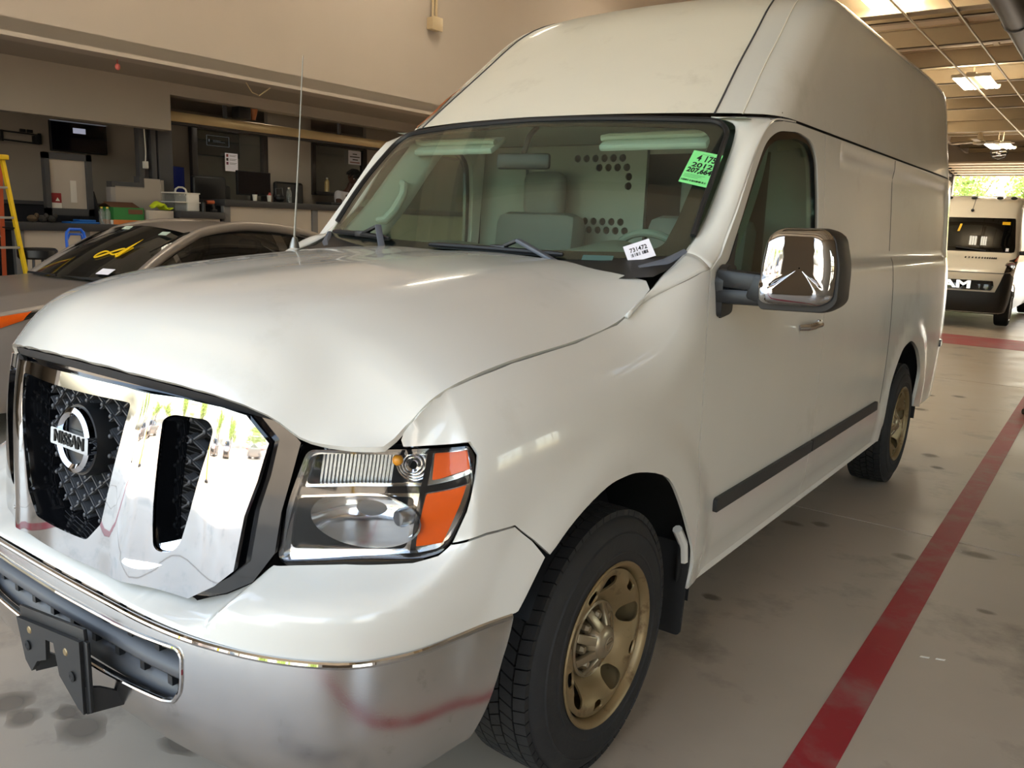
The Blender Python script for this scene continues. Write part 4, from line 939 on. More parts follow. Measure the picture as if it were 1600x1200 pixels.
for x, y in ((1.66,2.33),(1.61,2.31)):
    mb = MB(); mb.prism([(0,0),(.03,.004),(.034,.014),(.004,.010)], (x, y, .001), (1, .2, 0), (-.2, 1, 0), .002); mb.build('paper_chip', mat('chip', '#e8e4da', .7) if 'chip' not in bpy.data.materials else bpy.data.materials['chip'], FL, smooth=0)
GR_ = MB(); GR_.span((-90, -120, -.4), (90, 160, -.26)); struct(GR_.build('ground', m_out, smooth=0))
MBx = MB(); MBx.span((-40, -60, -.3), (40, -4.6, -.02)); struct(MBx.build('ground', m_out, smooth=0))
MBx = MB(); MBx.span((-60, 31.2, -.3), (60, 110, -.02)); struct(MBx.build('ground', m_out, smooth=0))
# walls
def wall(nm, boxes, m):
    mb = MB()
    for a, b in boxes: mb.span(a, b)
    return struct(mb.build(nm, m, smooth=0))
ZC = 4.66; ZH = 6.6; XS = -2.8; Y0 = -2.4; Y1 = 30.6
wall('wall_left', [((-6.55, Y0, 3.04), (-6.3, Y1, ZH)), ((-6.55, 12.0, 0), (-6.3, Y1, 3.04))], m_wall)
wall('wall_left_recess', [((-7.8, .8, 2.52), (-7.6, 5.03, 3.1)), ((-7.8, 5.03, 2.94), (-7.6, 12.0, 3.1))], m_wall2)
wall('wall_office_back', [((-10.1, .6, 1.60), (-9.95, 12, 3.1))], m_wall2)
m_wains = mat('dark_wainscot', '#1c1e27', .6, var=.08)
wall('wall_office_base', [((-10.1, .6, 0), (-9.95, 12, 1.58))], m_wains)
mb = MB(); mb.span((-9.96, .62, 1.575), (-9.90, 11.98, 1.625), bev=.006); struct(mb.build('trim_1', m_frame, smooth=0))
wall('wall_office_side', [((-10.1, .45, 0), (-6.3, .6, 3.1)), ((-10.1, 12.0, 0), (-6.3, 12.15, 3.1))], m_wall2)
wall('ceiling_office', [((-10.1, .45, 3.08), (-6.3, 12.15, 3.2))], m_wall2)
wall('floor_platform', [((-9.95, .6, 0), (-7.72, 12.0, .62))], m_frame)
# long right wall with a glazed opening, near-end wall with the big doorway behind the photographer, far-end wall with its doorway
m_wr = mat('right_wall_paint', '#9b9082', .75, var=.04, scale=2)
wall('wall_right', [((6.3, Y0, 0), (6.55, 3.0, ZC)), ((6.3, 3.0, 0), (6.55, 6.6, 1.0)), ((6.3, 3.0, 2.5), (6.55, 6.6, ZC)), ((6.3, 4.55, 1.0), (6.55, 5.05, 2.5)), ((6.3, 6.6, 0), (6.55, Y1, ZC))], m_wr)
m_pane = glass('window_pane', (.9, .93, .92), dirt=.05)
for k, (a, b) in enumerate(((3.0, 4.55), (5.05, 6.6))):
    w_ = bpy.data.objects.new('window_%d' % (k+1), None); COL.objects.link(w_); w_['kind'] = 'structure'
    mb = MB(); mb.span((6.42, a, 1.0), (6.425, b, 2.5)); mb.build('pane', m_pane, w_, smooth=0)
    mb = MB()
    for y in np.linspace(a, b, 4): mb.span((6.39, y-.02, 1.0), (6.45, y+.02, 2.5))
    for z in np.linspace(1.0, 2.5, 5): mb.span((6.395, a, z-.02), (6.445, b, z+.02))
    mb.build('window_frame', m_frame_d, w_, smooth=0)
wall('wall_front', [((XS, Y0-.25, 4.35), (6.55, Y0, ZC)), ((-6.3, Y0-.25, 4.35), (XS, Y0, ZH)), ((-10.1, Y0-.25, 0), (-6.1, Y0, ZH)), ((2.1, Y0-.25, 0), (3.6, Y0, ZC)), ((6.2, Y0-.25, 0), (6.55, Y0, ZC))], m_wr)
wall('wall_office_front', [((-10.1, Y0-.25, 0), (-10.0, .6, 3.2)), ((-10.1, Y0-.25, 3.04), (-6.3, .6, 3.2))], m_wall2)
wall('wall_far', [((-10.1, Y1, 0), (-3.05, Y1+.25, ZH)), ((-3.05, Y1, 3.66), (3.2, Y1+.25, ZC)), ((3.2, Y1, 0), (6.55, Y1+.25, ZC))], m_wr)
# raised sectional door slung under the roof at the far end
DR = bpy.data.objects.new('door_1', None); COL.objects.link(DR); DR['kind'] = 'structure'
for k in range(5):
    y = Y1-.15-.56*k; mb = MB(); mb.span((-3.0, y-.55, 3.68+.035*k), (3.1, y, 3.73+.035*k), bev=.008); mb.build('door_section', m_cream, DR, smooth=0)
    mb = MB()
    for x in (-2.95, -.35, 3.0): mb.span((x, y-.06, 3.64+.035*k), (x+.10, y+.05, 3.685+.035*k))
    mb.build('door_hinge', m_blackm, DR, smooth=0)
mb = MB(); mb.span((-3.22, Y1-.06, 0), (-3.05, Y1, 3.75)); mb.span((-3.25, Y1-3.2, 3.62), (-3.1, Y1, 3.70)); mb.build('door_track', m_frame, DR, smooth=0)
wall('wall_far_return', [((-3.55, Y1-3.0, 0), (-3.35, Y1, 3.7))], m_wr)
# roof: pale deck carried on purlins
CE = bpy.data.objects.new('ceiling', None); COL.objects.link(CE); CE['kind'] = 'structure'
mb = MB(); mb.span((XS, Y0-.25, ZC), (6.55, Y1+.25, ZC+.2)); mb.build('roof_deck', m_deck, CE, smooth=0)
mb = MB(); mb.span((-6.55, Y0-.25, ZH), (XS+.1, Y1+.25, ZH+.2)); struct(mb.build('ceiling', m_deck, smooth=0))
mb = MB(); mb.span((XS, Y0, ZC-.28), (XS+.1, Y1, ZH)); mb.build('step_fascia', m_wall, CE, smooth=0)
for k in range(20):
    y = -2.2+1.72*k; mb = MB(); mb.span((XS+.1, y, ZC-.28), (6.3, y+.02, ZC)); mb.span((XS+.1, y, ZC-.28), (6.3, y+.11, ZC-.265)); mb.span((XS+.1, y-.09, ZC-.02), (6.3, y, ZC)); mb.build('purlin', m_purlin, CE, smooth=0)
    if k > 2:
        mb = MB(); yy = y+.7
        for j in range(4): mb.span((-2.3+2*j+.3*math.sin(k*3.1), y+.15, ZC-.03), (-2.22+2*j+.3*math.sin(k*3.1), y+1.6, ZC))
        mb.build('deck_batten', m_purlin, CE, smooth=0)
for y in (9.9, 21.9):
    mb = MB(); mb.span((XS+.1, y-.11, ZC-.58), (6.3, y+.11, ZC-.56)); mb.span((XS+.1, y-.11, ZC-.32), (6.3, y+.11, ZC-.28)); mb.span((XS+.1, y-.01, ZC-.58), (6.3, y+.01, ZC-.3)); mb.build('roof_beam', m_purlin, CE, smooth=0)
# service runs under the roof
def tubething(nm, label, cat, pts, r, m, group=None, n=8):
    mb = MB(); mb.tube(pts, r, n); o = mb.build(nm, m); return props(o, label, cat, group)
m_cond = mat('galvanised_conduit', '#c9b898', .4, .3, var=.05)
tubething('conduit', 'thin pale conduit running along the roof nearest the black duct', 'conduit', [(.50, 4.0, 4.0), (.50, 12, 4.0), (.50, 26, 4.0)], .014, m_cond)
tubething('conduit', 'thin pale conduit along the roof second from the black duct', 'conduit', [(.10, 4.0, 4.06), (.10, 26, 4.06)], .014, m_cond)
tubething('conduit', 'thin pale conduit passing right beside the long ceiling lamps', 'conduit', [(-.42, 4.0, 4.06), (-.42, 26, 4.06)], .014, m_cond)
du = thing('overhead_duct', 'black overhead duct running lengthwise under the roof', 'duct', (.85, 9, 3.85))
mb = MB(); mb.tube([(.71, 1.5, 3.9), (.71, 30, 3.9)], .14, 18); mb.build('pipe', m_blackm, du)
mb = MB(); mb.tube([(1.02, 1.5, 3.92), (1.02, 30, 3.92)], .055, 12); mb.build('pipe', m_blackm, du)
for y in np.arange(5, 30, 2.4):
    mb = MB(); mb.lathe([(.142,-.03),(.152,-.03),(.152,.03),(.142,.03)], (.71, y, 3.9), (0, 1, 0), 16); mb.tube([(.71, y, 4.03), (.71, y, ZC)], .008, 6); mb.build('hanger', m_frame, du)
m_lamp = mat('fluorescent_tube', '#fff4dc', .5, var=0, emit=18.0)
def lamp(x, y, z, label, zc=None):
    zc = zc or ZC-.28
    t = thing('ceiling_lamp', label, 'lamp', (x, y, z), 'long ceiling lamps')
    mb = MB(); mb.span((x-.07, y-.64, z+.035), (x+.07, y+.64, z+.11), bev=.01); mb.span((x-.29, y-.64, z+.03), (x+.29, y-.60, z+.08)); mb.span((x-.29, y+.60, z+.03), (x+.29, y+.64, z+.08)); mb.build('housing', m_cream, t)
    for dx in (-.24, -.165, -.09, .09, .165, .24):
        mb = MB(); mb.span((x+dx-.03, y-.6, z+.015), (x+dx+.03, y+.6, z+.04), bev=.008); mb.build('tube', m_lamp, t)
    mb = MB(); mb.tube([(x, y-.4, z+.1), (x, y-.4, zc)], .012, 6); mb.tube([(x, y+.4, z+.1), (x, y+.4, zc)], .012, 6); mb.build('hanger', m_purlin, t); return t
lamp(-.55, 9.45, 4.16, 'long fluorescent ceiling lamp nearest to the white van'); lamp(-.48, 15.6, 4.16, 'long fluorescent ceiling lamp hanging midway along the lane'); lamp(-.95, 23.4, 3.86, 'farthest of the long fluorescent ceiling lamps, above the second van')
lamp(-2.2, 11.6, 4.16, 'unseen fill lamp added first in the row left of the lane'); lamp(-2.2, 17.0, 4.16, 'unseen fill lamp added second in the row left of the lane'); lamp(-2.4, 20.5, 4.16, 'unseen fill lamp added third in the row left of the lane'); lamp(-3.3, 3.2, 5.7, 'unseen fill lamp added above the grey sedan bonnet', ZH); lamp(-4.4, 7.2, 5.7, 'unseen fill lamp added above the tail of the grey sedan', ZH); lamp(-4.4, 12.5, 5.7, 'unseen fill lamp added in the second bay behind the grey sedan', ZH); lamp(-4.4, 19, 5.7, 'unseen fill lamp added at the far end by the left wall', ZH); lamp(3.8, 26, 4.16, 'unseen fill lamp added at the far end of the empty aisle')  # unseen fill lamps, added to brighten the ceiling, upper left wall and hall
# ceiling fan and camera pod near the far lamp
t = thing('ceiling_fan', 'cream ceiling fan on a drop rod beside the far lamp', 'fan', (-1.25, 22.2, 3.9))
mb = MB(); mb.tube([(-1.25,22.2,3.98),(-1.25,22.2,4.4)], .02, 8); mb.lathe([(.02,.22),(.05,.16),(.09,.02),(.14,0),(.14,-.06),(0,-.09)], (-1.25,22.2,3.9), (0,0,1), 18); mb.build('motor', m_purlin, t)
for k in range(3):
    a = .5+k*2*PI/3; mb = MB(); mb.box((-1.25+.45*math.cos(a), 22.2+.45*math.sin(a), 3.88), (.66, .13, .012), rz=a, bev=.004); mb.build('blade', m_cream, t)
t = thing('ceiling_speaker_pod', 'small silver camera pod in a wire hoop below the far lamp', 'camera', (-.85, 22.6, 3.5))
mb = MB(); mb.tube([(-1.02+.0,22.6,3.82),(-1.04,22.6,3.66),(-.98,22.6,3.55),(-.85,22.6,3.50),(-.72,22.6,3.55),(-.67,22.6,3.66),(-.69,22.6,3.82)], .012, 6); mb.build('hoop', m_frame, t)
mb = MB(); mb.tube([(-1.0,22.6,3.62),(-.7,22.6,3.66)], .05, 10); mb.box((-.85,22.6,3.64), (.12,.12,.10), bev=.02); mb.build('body', M['chrome'], t)
# trees outside the two doorways
m_leaf = mat('tree_leaves', '#a3b865', .6, var=.35, scale=1.5); m_bark = mat('tree_bark', '#5b4a38', .9, var=.2)
def tree(x, y, h, r, label, seed):
    rg = np.random.RandomState(seed); t = thing('tree', label, 'tree', (x, y, 0), 'trees beyond the doorways')
    mb = MB(); mb.tube([(x,y,0),(x+.1,y,h*.3),(x,y+.1,h*.6)], [.22,.16,.08], 8)
    for k in range(5):
        a = rg.rand()*6.28; mb.tube([(x,y,h*(.3+.06*k)),(x+r*.6*math.cos(a),y+r*.6*math.sin(a),h*(.55+.06*k))], [.08,.03], 6)
    mb.build('trunk', m_bark, t)
    n = 2600; c = rg.normal(size=(14, 3))*[r*.55, r*.55, h*.14]+[x, y, h*.68]; idx = rg.randint(0, 14, n)
    p = c[idx]+rg.normal(size=(n, 3))*[r*.26, r*.26, h*.08]; s = .12+.14*rg.rand(n); V = []; F = []
    for i in range(n):
        u = rg.normal(size=3); u /= np.linalg.norm(u); w = np.cross(u, rg.normal(size=3)); w /= np.linalg.norm(w)+1e-9
        V += [p[i]-u*s[i], p[i]+w*s[i]*.45, p[i]+u*s[i], p[i]-w*s[i]*.45]; F.append((4*i, 4*i+1, 4*i+2, 4*i+3))
    me = bpy.data.meshes.new('crown'); me.from_pydata([tuple(v) for v in V], [], F); o = link('crown', me, m_leaf, t); o['kind'] = 'stuff'
tree(-8.2, 74, 7.6, 2.0, 'bushy green tree left in the far doorway', 3); tree(-4.6, 78, 7.4, 2.0, 'rounded green tree in the middle of the far doorway', 5); tree(.4, 72, 6.2, 2.2, 'low green tree at the right of the far doorway', 8); tree(-13, 80, 7.0, 2.4, 'wide green tree half hidden by the far doorway edge', 11)
for k in range(9): tree(-36+9*k+1.5*math.sin(k*2.3), -46-3*math.cos(k*1.7), 7+2*math.sin(k), 1.7, 'tree %s along the edge of the lot in front' % ('first from the office side','second from the office side','third from the office side','fourth from the office side','fifth and middle one','sixth from the office side','third from the aisle side','second from the aisle side','last one on the aisle side')[k], 20+k)
# yellow posts out in the lot, seen as reflections in the chrome
for k, (x, y) in enumerate(((-1.6, -6.4), (-4.4, -7.2), (2.6, -6.6))):
    t = thing('bollard', ('slim yellow post straight ahead of the van', 'slim yellow post left of the lane outside', 'slim yellow post right of the lane outside')[k], 'bollard', (x, y, 0))
    mb = MB(); mb.tube([(x,y,.05),(x,y,1.05)], .05, 14); mb.build('post', m_yel, t)
    mb = MB(); mb.lathe([(.0,.0),(.16,.0),(.15,.05),(.07,.08),(0,.09)], (x,y,-.02), (0,0,1), 18); mb.build('base', m_blackm, t)
# upper-left wall fittings
t = thing('junction_box', 'grey electrical box with two conduits on the upper left wall', 'electrical box', (-6.28, 8.25, 4.25))
mb = MB(); mb.span((-6.30, 8.17, 4.17), (-6.18, 8.36, 4.33), bev=.012); mb.span((-6.19, 8.16, 4.16), (-6.17, 8.37, 4.34), bev=.008); mb.build('box', m_cond, t)
mb = MB(); mb.tube([(-6.24,8.23,4.32),(-6.24,8.23,ZH)], .018, 8); mb.tube([(-6.24,8.30,4.32),(-6.24,8.30,ZH)], .018, 8); mb.build('conduit', m_cond, t)
t = thing('pull_tag', 'red tag dangling under the edge of the upper wall', 'tag', (-6.5, 3.78, 3.04))
mb = MB(); mb.tube([(-6.5,3.78,3.05),(-6.5,3.78,2.99)], .006, 6); mb.build('string', m_red, t); mb = MB(); mb.ball((-6.5,3.78,2.97), .026, 10, (1,1,1.3)); mb.build('tag', mat('pink_plastic', '#d8706a', .5), t)
tubething('loose_cable', 'loose cable drooping from the upper wall edge above the counter', 'cable', [(-6.45,5.28,3.04),(-6.5,5.40,2.95),(-6.5,5.5,2.93),(-6.45,5.62,3.03)], .007, m_cond, n=6)
# chair castor peeping in at the right edge
t = thing('office_chair', 'black five-star office chair base standing on the red line', 'chair', (1.62, 7.75, 0))
for k in range(5):
    a = k*2*PI/5+2.75; mb = MB(); mb.tube([(1.72,7.75,.10),(1.72+.27*math.cos(a),7.75+.27*math.sin(a),.075)], [.03,.018], 8); mb.build('leg', m_blackm, t)
    mb = MB(); cx, cy = 1.72+.28*math.cos(a), 7.75+.28*math.sin(a); mb.lathe([(0,-.02),(.026,-.02),(.028,0),(.026,.02),(0,.02)], (cx, cy, .028), (math.cos(a+.9), math.sin(a+.9), 0), 12); mb.box((cx, cy, .06), (.03,.03,.04), bev=.006); mb.build('caster', m_blackm, t)
mb = MB(); mb.tube([(1.72,7.75,.08),(1.72,7.75,.45)], .025, 10); mb.build('column', m_blackm, t)
mb = MB(); mb.box((1.72,7.75,.48), (.48,.48,.08), bev=.03); mb.build('seat', m_blackm, t)
mb = MB(); mb.box((1.72,7.98,.85), (.44,.06,.5), bev=.03); mb.tube([(1.72,7.93,.45),(1.72,7.99,.62)], .02, 6); mb.build('backrest', m_blackm, t)
# ================================================================ grey sedan
m_tan = mat('bronze_grey_paint', '#857d77', .38, .35, coat=.3, var=.04, scale=30)
m_cglass = glass('dark_car_glass', (.30, .34, .31), dirt=.02)
m_cglass2 = glass('tinted_car_glass', (.08, .09, .10), dirt=.01)
def SL(sections, n=14):
    """smooth lofted half-body: sections of (y, [(x, z)...])"""
    out = []
    for y, pts in sections:
        c = crom(pts, n); out.append([(x, y, z) for x, z in c])
    A = np.array(out); B = []
    for j in range(A.shape[1]): B.append(crom(A[:, j], 6))
    return np.array(B).transpose(1, 0, 2)
def make_sedan(name, label, at, group=None):
    """four-door saloon, nose towards -y, built about its own front-centre at ground level"""
    T = thing(name, label, 'car', at, group); Lm = dict(local=True)
    def bld(mb, nm, m, par=T, sm=40, lab=None): return mb.build(nm, m, par, lab, smooth=sm, local=True)
    def two(f):
        for sg in (1, -1): f(sg)
    # lower body, from the sill over the flank to the waist
    ys = [.02,.10,.25,.5,.8,1.2,1.7,2.4,3.2,4.0,4.5,4.75,4.86]
    hw = curve1([0,.1,.3,.6,1,2.4,3.8,4.5,4.86], [.62,.72,.82,.89,.915,.925,.915,.86,.72]); zw = curve1([0,.1,.3,.6,1.0,1.4,2.4,3.6,4.3,4.86], [.66,.72,.80,.86,.92,.955,.965,.985,1.0,.96])
    sec = []
    for y in ys:
        w, z = float(hw(y)), float(zw(y)); e = min(1, y/.3); f = min(1, (4.86-y)/.3)*.5+.5
        sec.append((y, [(w*.93, .20), (w*.985, .30), (w, .50), (w*1.0, .66), (w*.985, z-.10), (w*.955, z-.02), (w*.93, z)]))
    G = SL(sec)
    body = None
    def side(sg):
        A = G.copy(); A[..., 0] *= sg
        mb = MB()
        H, W_ = A.shape[:2]; V = [[None]*W_ for _ in range(H)]
        for i in range(H):
            for j in range(W_): V[i][j] = mb.bm.verts.new(A[i, j])
        for i in range(H-1):
            for j in range(W_-1):
                c = (A[i, j]+A[i+1, j+1])/2
                if any(math.hypot(c[1]-yc, c[2]-.33) < .355 for yc in (.98, 3.83)): continue
                mb.bm.faces.new((V[i][j], V[i][j+1], V[i+1][j+1], V[i+1][j]))
        bld(mb, 'body_side', m_tan, sm=60)
    two(side)
    # bonnet, boot, nose
    def top(y0, y1, zc, nm, crease=.0, n=22, lip=0):
        R = []
        for y in np.linspace(y0, y1, n):
            w, z = float(hw(y))*.93, float(zw(y)); row = []
            for t in np.linspace(-1, 1, 33): row.append((w*t, y-(.06*(1-t*t) if y < .3 else .0)*lip, z+(zc(y)-z)*(1-abs(t)**2.6)+crease*math.exp(-((abs(t)-.68)/.10)**2)))
            R.append(row)
        mb = MB(); mb.grid(R); return bld(mb, nm, m_tan, sm=60)
    top(.10, 1.42, curve1([.1,.3,.6,1,1.42], [.76,.86,.935,.985,1.02]), 'bonnet', .012)
    top(4.15, 4.84, curve1([4.1,4.5,4.86], [1.09,1.06,1.02]), 'boot_lid')
    mb = MB(); R = []
    for z, d in ((.20,.08),(.30,.02),(.45,0.),(.60,.0),(.70,.04),(.77,.10)): R.append([(.70*t*(1 if abs(t) < .9 else 1.0)+(.10*np.sign(t) if abs(t) > .95 else 0), d+.20*abs(t)**3, z-.03*abs(t)) for t in np.linspace(-1, 1, 25)])
    mb.grid(R); bld(mb, 'front_bumper', m_tan, sm=60)
    mb = MB(); mb.grid([[(.52*t, -.004+.07*abs(t)**2+d, z) for t in np.linspace(-1, 1, 15)] for z, d in ((.34,.0),(.36,-.012),(.58,-.012),(.60,.01))]); bld(mb, 'grille', M['gloss_black'])
    mb = MB(); R = []
    for z, d in ((.22,.06),(.45,0),(.70,-.01),(.96,-.02)): R.append([(.72*t, 4.87-d-.16*abs(t)**3, z) for t in np.linspace(-1, 1, 17)])
    mb.grid(R); bld(mb, 'rear_bumper', m_tan, sm=60)
    mb = MB(); mb.span((-.85,.9,.2),(.85,4.6,.34)); mb.span((-.70,.5,.34),(.70,1.3,.84)); bld(mb, 'underbody', M['dark'])
    # greenhouse
    ax = curve1([0,.33,.66,1], [.735,.675,.615,.56]); 
    def W2(u, v):
        u = np.asarray(u, float); v = np.asarray(v, float); w = .735-.165*v
        y = (1.30+.20*u*u)+(2.12+.10*u*u-(1.30+.20*u*u))*v; z = (1.015-.03*u*u)+(1.425-.035*u*u-(1.015-.03*u*u))*v+.035*np.sin(PI*np.clip(v, 0, 1))
        return np.stack([u*w, y, z], -1)
    o = panel('windscreen', W2, [(-.97,.02),(.97,.02),(.97,.99),(-.97,.99)], m_cglass, None, step=.08, th=.004); o.parent = T
    WSC = o
    pil = [W2(np.array([1.0]), np.array([t]))[0] for t in np.linspace(0, 1, 9)]
    roof_rail = [tuple(p) for p in pil]+[(.555,2.6,1.455),(.55,3.0,1.445),(.555,3.4,1.385),(.585,3.8,1.27),(.64,4.25,1.10)]
    waist = [(.835,1.50,.965),(.845,1.9,.972),(.85,2.5,.985),(.84,3.2,.995),(.80,3.8,1.01),(.72,4.3,1.04)]
    def gh(sg):
        rr = crom(roof_rail, 4); mb = MB(); mb.tube([(sg*(x+.015), y, z-.012) for x, y, z in rr], .042, 10); bld(mb, 'roof_rail', m_tan, sm=60)
        upper = [(.60,1.86+.0,1.26),(.585,2.1,1.36),(.575,2.35,1.405),(.570,2.75,1.415),(.570,3.1,1.395),(.585,3.4,1.335),(.605,3.7,1.24),(.66,4.02,1.09)]
        def strip(y0, y1, nm, m, shr=0):
            c1, c2 = crom(upper, 8), crom(waist, 8); R = []
            for y in np.linspace(y0, y1, 18):
                a = np.array([np.interp(y, c1[:, 1], c1[:, k]) for k in range(3)]); b = np.array([np.interp(y, c2[:, 1], c2[:, k]) for k in range(3)])
                if y < 1.86: f = (y-1.45)/.41; a = np.array([.80+(.60-.80)*f, y, .985+(1.26-.985)*f])
                a[1] = b[1] = y; row = []
                for t in np.linspace(0, 1, 7): p = b*(1-t)+a*t; row.append((sg*(p[0]+.025*math.sin(t*PI)-shr), p[1], p[2]))
                R.append(row)
            mb = MB(); mb.grid(R); return bld(mb, nm, m, sm=60)
        strip(1.52, 1.93, 'quarter_glass', m_cglass2); strip(1.97, 2.93, 'window_glass', m_cglass2); strip(3.03, 3.72, 'window_glass', m_cglass2); strip(1.93, 1.97, 'door_post', M['gloss_black'], .0); strip(2.93, 3.03, 'door_post', M['gloss_black'], -.003); strip(3.72, 4.0, 'rear_post', M['gloss_black'])
        mb = MB(); mb.tube([(sg*(x+.008), y, z) for x, y, z in crom([(.57,1.80,1.235),(.592,2.1,1.372),(.585,2.35,1.417),(.582,2.75,1.427),(.582,3.1,1.407),(.597,3.4,1.347),(.617,3.7,1.25),(.67,4.02,1.10)], 5)], .007, 6); bld(mb, 'window_trim', M['gloss_black'])
        mb = MB(); mb.tube([(sg*(x+.012), y, z-.006) for x, y, z in crom(waist, 5)], .010, 6); bld(mb, 'waist_trim', M['chrome'])
        mb = MB(); mb.ball((sg*.985, 1.82, 1.045), .115, 16, (1.0, .62, .66)); mb.bar((sg*.84,1.80,.985),(sg*.93,1.81,1.02), .08, .03, bev=.01); MR = bld(mb, 'door_mirror', m_tan, sm=60)
        mb = MB(); mb.box((sg*.90, 2.75, .80), (.03, .19, .025), bev=.01); mb.box((sg*.90, 3.65, .82), (.03, .19, .025), bev=.01); bld(mb, 'door_handle', m_tan)
        # swept headlamp with an amber corner
        P = [(.46,.055,.70),(.60,.11,.735),(.72,.20,.77),(.815,.42,.815),(.885,.84,.875)]; Q = [(.44,.035,.615),(.58,.075,.63),(.72,.16,.655),(.825,.36,.70),(.896,.78,.83)]
        def lp(a, b, nm, m, d, par):
            p, q = crom(P, 8), crom(Q, 8); R = []
            for i in range(int(a*(len(p)-1)), int(b*(len(p)-1))+1):
                R.append([tuple((np.array(p[i])*(1-t)+np.array(q[i])*t+np.array([.55, -.75, 0])*(d+.012*math.sin(PI*t)))*np.array([sg, 1, 1])) for t in np.linspace(0, 1, 6)])
            mb = MB(); mb.grid(R); return bld(mb, nm, m, par, sm=60)
        hl = lp(0, 1, 'headlamp', M['gloss_black'], .004, T); lp(.06, .60, 'lamp_reflector', M['silver'], .010, hl); lp(.62, .97, 'indicator', M['amber'], .014, hl); lp(0, 1, 'lamp_lens', M['lens'], .02, hl)
        for yc in (.98, 3.83):
            W_ = wheel(sg*.90, yc, sg, 0, None, R=.33, r_rim=.228, wid=.22, name='wheel', rim_m=M['dim_silver'], style='alloy'); W_.parent = T
        mb = MB(); mb.box((sg*.80, 4.74, .86), (.22,.16,.14), bev=.04); bld(mb, 'tail_lamp', mat('red_lens', '#8c0f12', .15, coat=.6) if 'red_lens' not in bpy.data.materials else bpy.data.materials['red_lens'])
    two(gh)
    R = []
    for y, z, w in ((2.10,1.418,.57),(2.3,1.452,.57),(2.7,1.475,.565),(3.0,1.465,.56),(3.3,1.425,.56)): R.append([(w*t, y, z-.035*t*t) for t in np.linspace(-1, 1, 13)])
    mb = MB(); mb.grid(SLs(R)); bld(mb, 'roof', m_tan, sm=60)
    R = []
    for y, z, w in ((3.3,1.425,.56),(3.7,1.315,.585),(4.2,1.11,.66)): R.append([(w*t, y, z-.03*t*t) for t in np.linspace(-1, 1, 9)])
    mb = MB(); mb.grid(SLs(R)); bld(mb, 'rear_glass', m_cglass2, sm=60)
    mb = MB(); mb.span((-.80,1.5,.35),(.80,4.2,.40)); mb.grid([[(.78*t, 1.36+.15*t*t+d, .99+h) for t in np.linspace(-1, 1, 9)] for d, h in ((.0,.0),(.25,.035),(.45,.02),(.5,-.1))]); bld(mb, 'dashboard', M['dark'])
    for sx in (-.38, .38):
        mb = MB(); mb.box((sx, 2.75, .86), (.50,.14,.66), bev=.06, rot=Matrix.Rotation(-.25, 3, 'X')); mb.box((sx, 2.86, 1.24), (.26,.09,.18), bev=.04); mb.box((sx, 2.45, .52), (.5,.5,.16), bev=.05); bld(mb, 'seat', M['black'])
    mb = MB(); mb.bar((.12,1.345,1.03),(.62,1.42,1.035), .012, .016); mb.bar((-.45,1.355,1.03),(.05,1.335,1.035), .012, .016); bld(mb, 'wiper', M['black'])
    return T, WSC
def SLs(R):
    A = np.array(R, float); return np.array([crom(A[:, j], 6) for j in range(A.shape[1])]).transpose(1, 0, 2)
SED, SEDW = make_sedan('sedan', 'bronze-grey four-door sedan parked beyond the white van', (-4.62, .80, 0))
# yellow grease-pencil writing, the paper tag and stickers on its windscreen
e2 = (math.sin, math.cos)
def W2S(u, v, d=.006):
    w = .735-.165*v; y = (1.30+.20*u*u)+(2.12+.10*u*u-(1.30+.20*u*u))*v; z = (1.015-.03*u*u)+(1.425-.035*u*u-(1.015-.03*u*u))*v+.035*math.sin(PI*v); return (u*w, y-d*.45, z+d*.9)
mb = MB(); mb.tube([W2S(.40+.10*math.cos(a)*1.4, .40+.05*math.sin(2*a)+.05*math.cos(a), .008) for a in np.linspace(0, 2*PI, 29)[:-1]], .007, 6, closed=True); mb.tube([W2S(.53+.07*t, .40+.12*t-.1*math.sin(PI*t), .008) for t in np.linspace(0, 1, 8)], .007, 6); mb.build('paint_mark', m_yel, SEDW, 'yellow loop scrawled on the glass', local=True)
mb = MB(); mb.prism([(-.045,0),(.03,0),(.0,.24)], W2S(.56,.38,.012), (.98,.05,.0), (.05,.86,.5), .002); mb.build('pennant', m_yel, SEDW, 'yellow tapered slip', local=True)
mb = MB(); mb.prism([(0,0),(.13,0),(.13,.075),(0,.075)], W2S(.60,.10,.012), (.97,.22,0), (-.1,.86,.5), .002); pp = mb.build('paper_tag', M['paper'], SEDW, 'white paper tag', local=True, smooth=0)
for u, v in ((-.35,.86),(.62,.80)):
    mb = MB(); mb.prism([(0,0),(.10,0),(.10,.05),(0,.05)], W2S(u,v,.010), (.98,.1,0), (-.05,.86,.5), .002); mb.build('sticker', mat('pale_sticker', '#a9b8aa', .6) if 'pale_sticker' not in bpy.data.materials else bpy.data.materials['pale_sticker'], SEDW, local=True, smooth=0)
# saloons parked out in the lot (they show in the chrome)
for k, (x, y, r) in enumerate(((-9.5,-19,.2),(-4.8,-20,.1),(-.5,-20.5,.0),(4.5,-20,-.1))):
    c = copytree(SED); c.location = (x, y, -.02); c.rotation_euler = (0, 0, PI+r); c['label'] = ('parked sedan at the left end of the outside row', 'second parked sedan in the outside row', 'third parked sedan in the outside row', 'parked sedan at the right end of the outside row')[k]; c['group'] = 'cars parked in the lot outside'
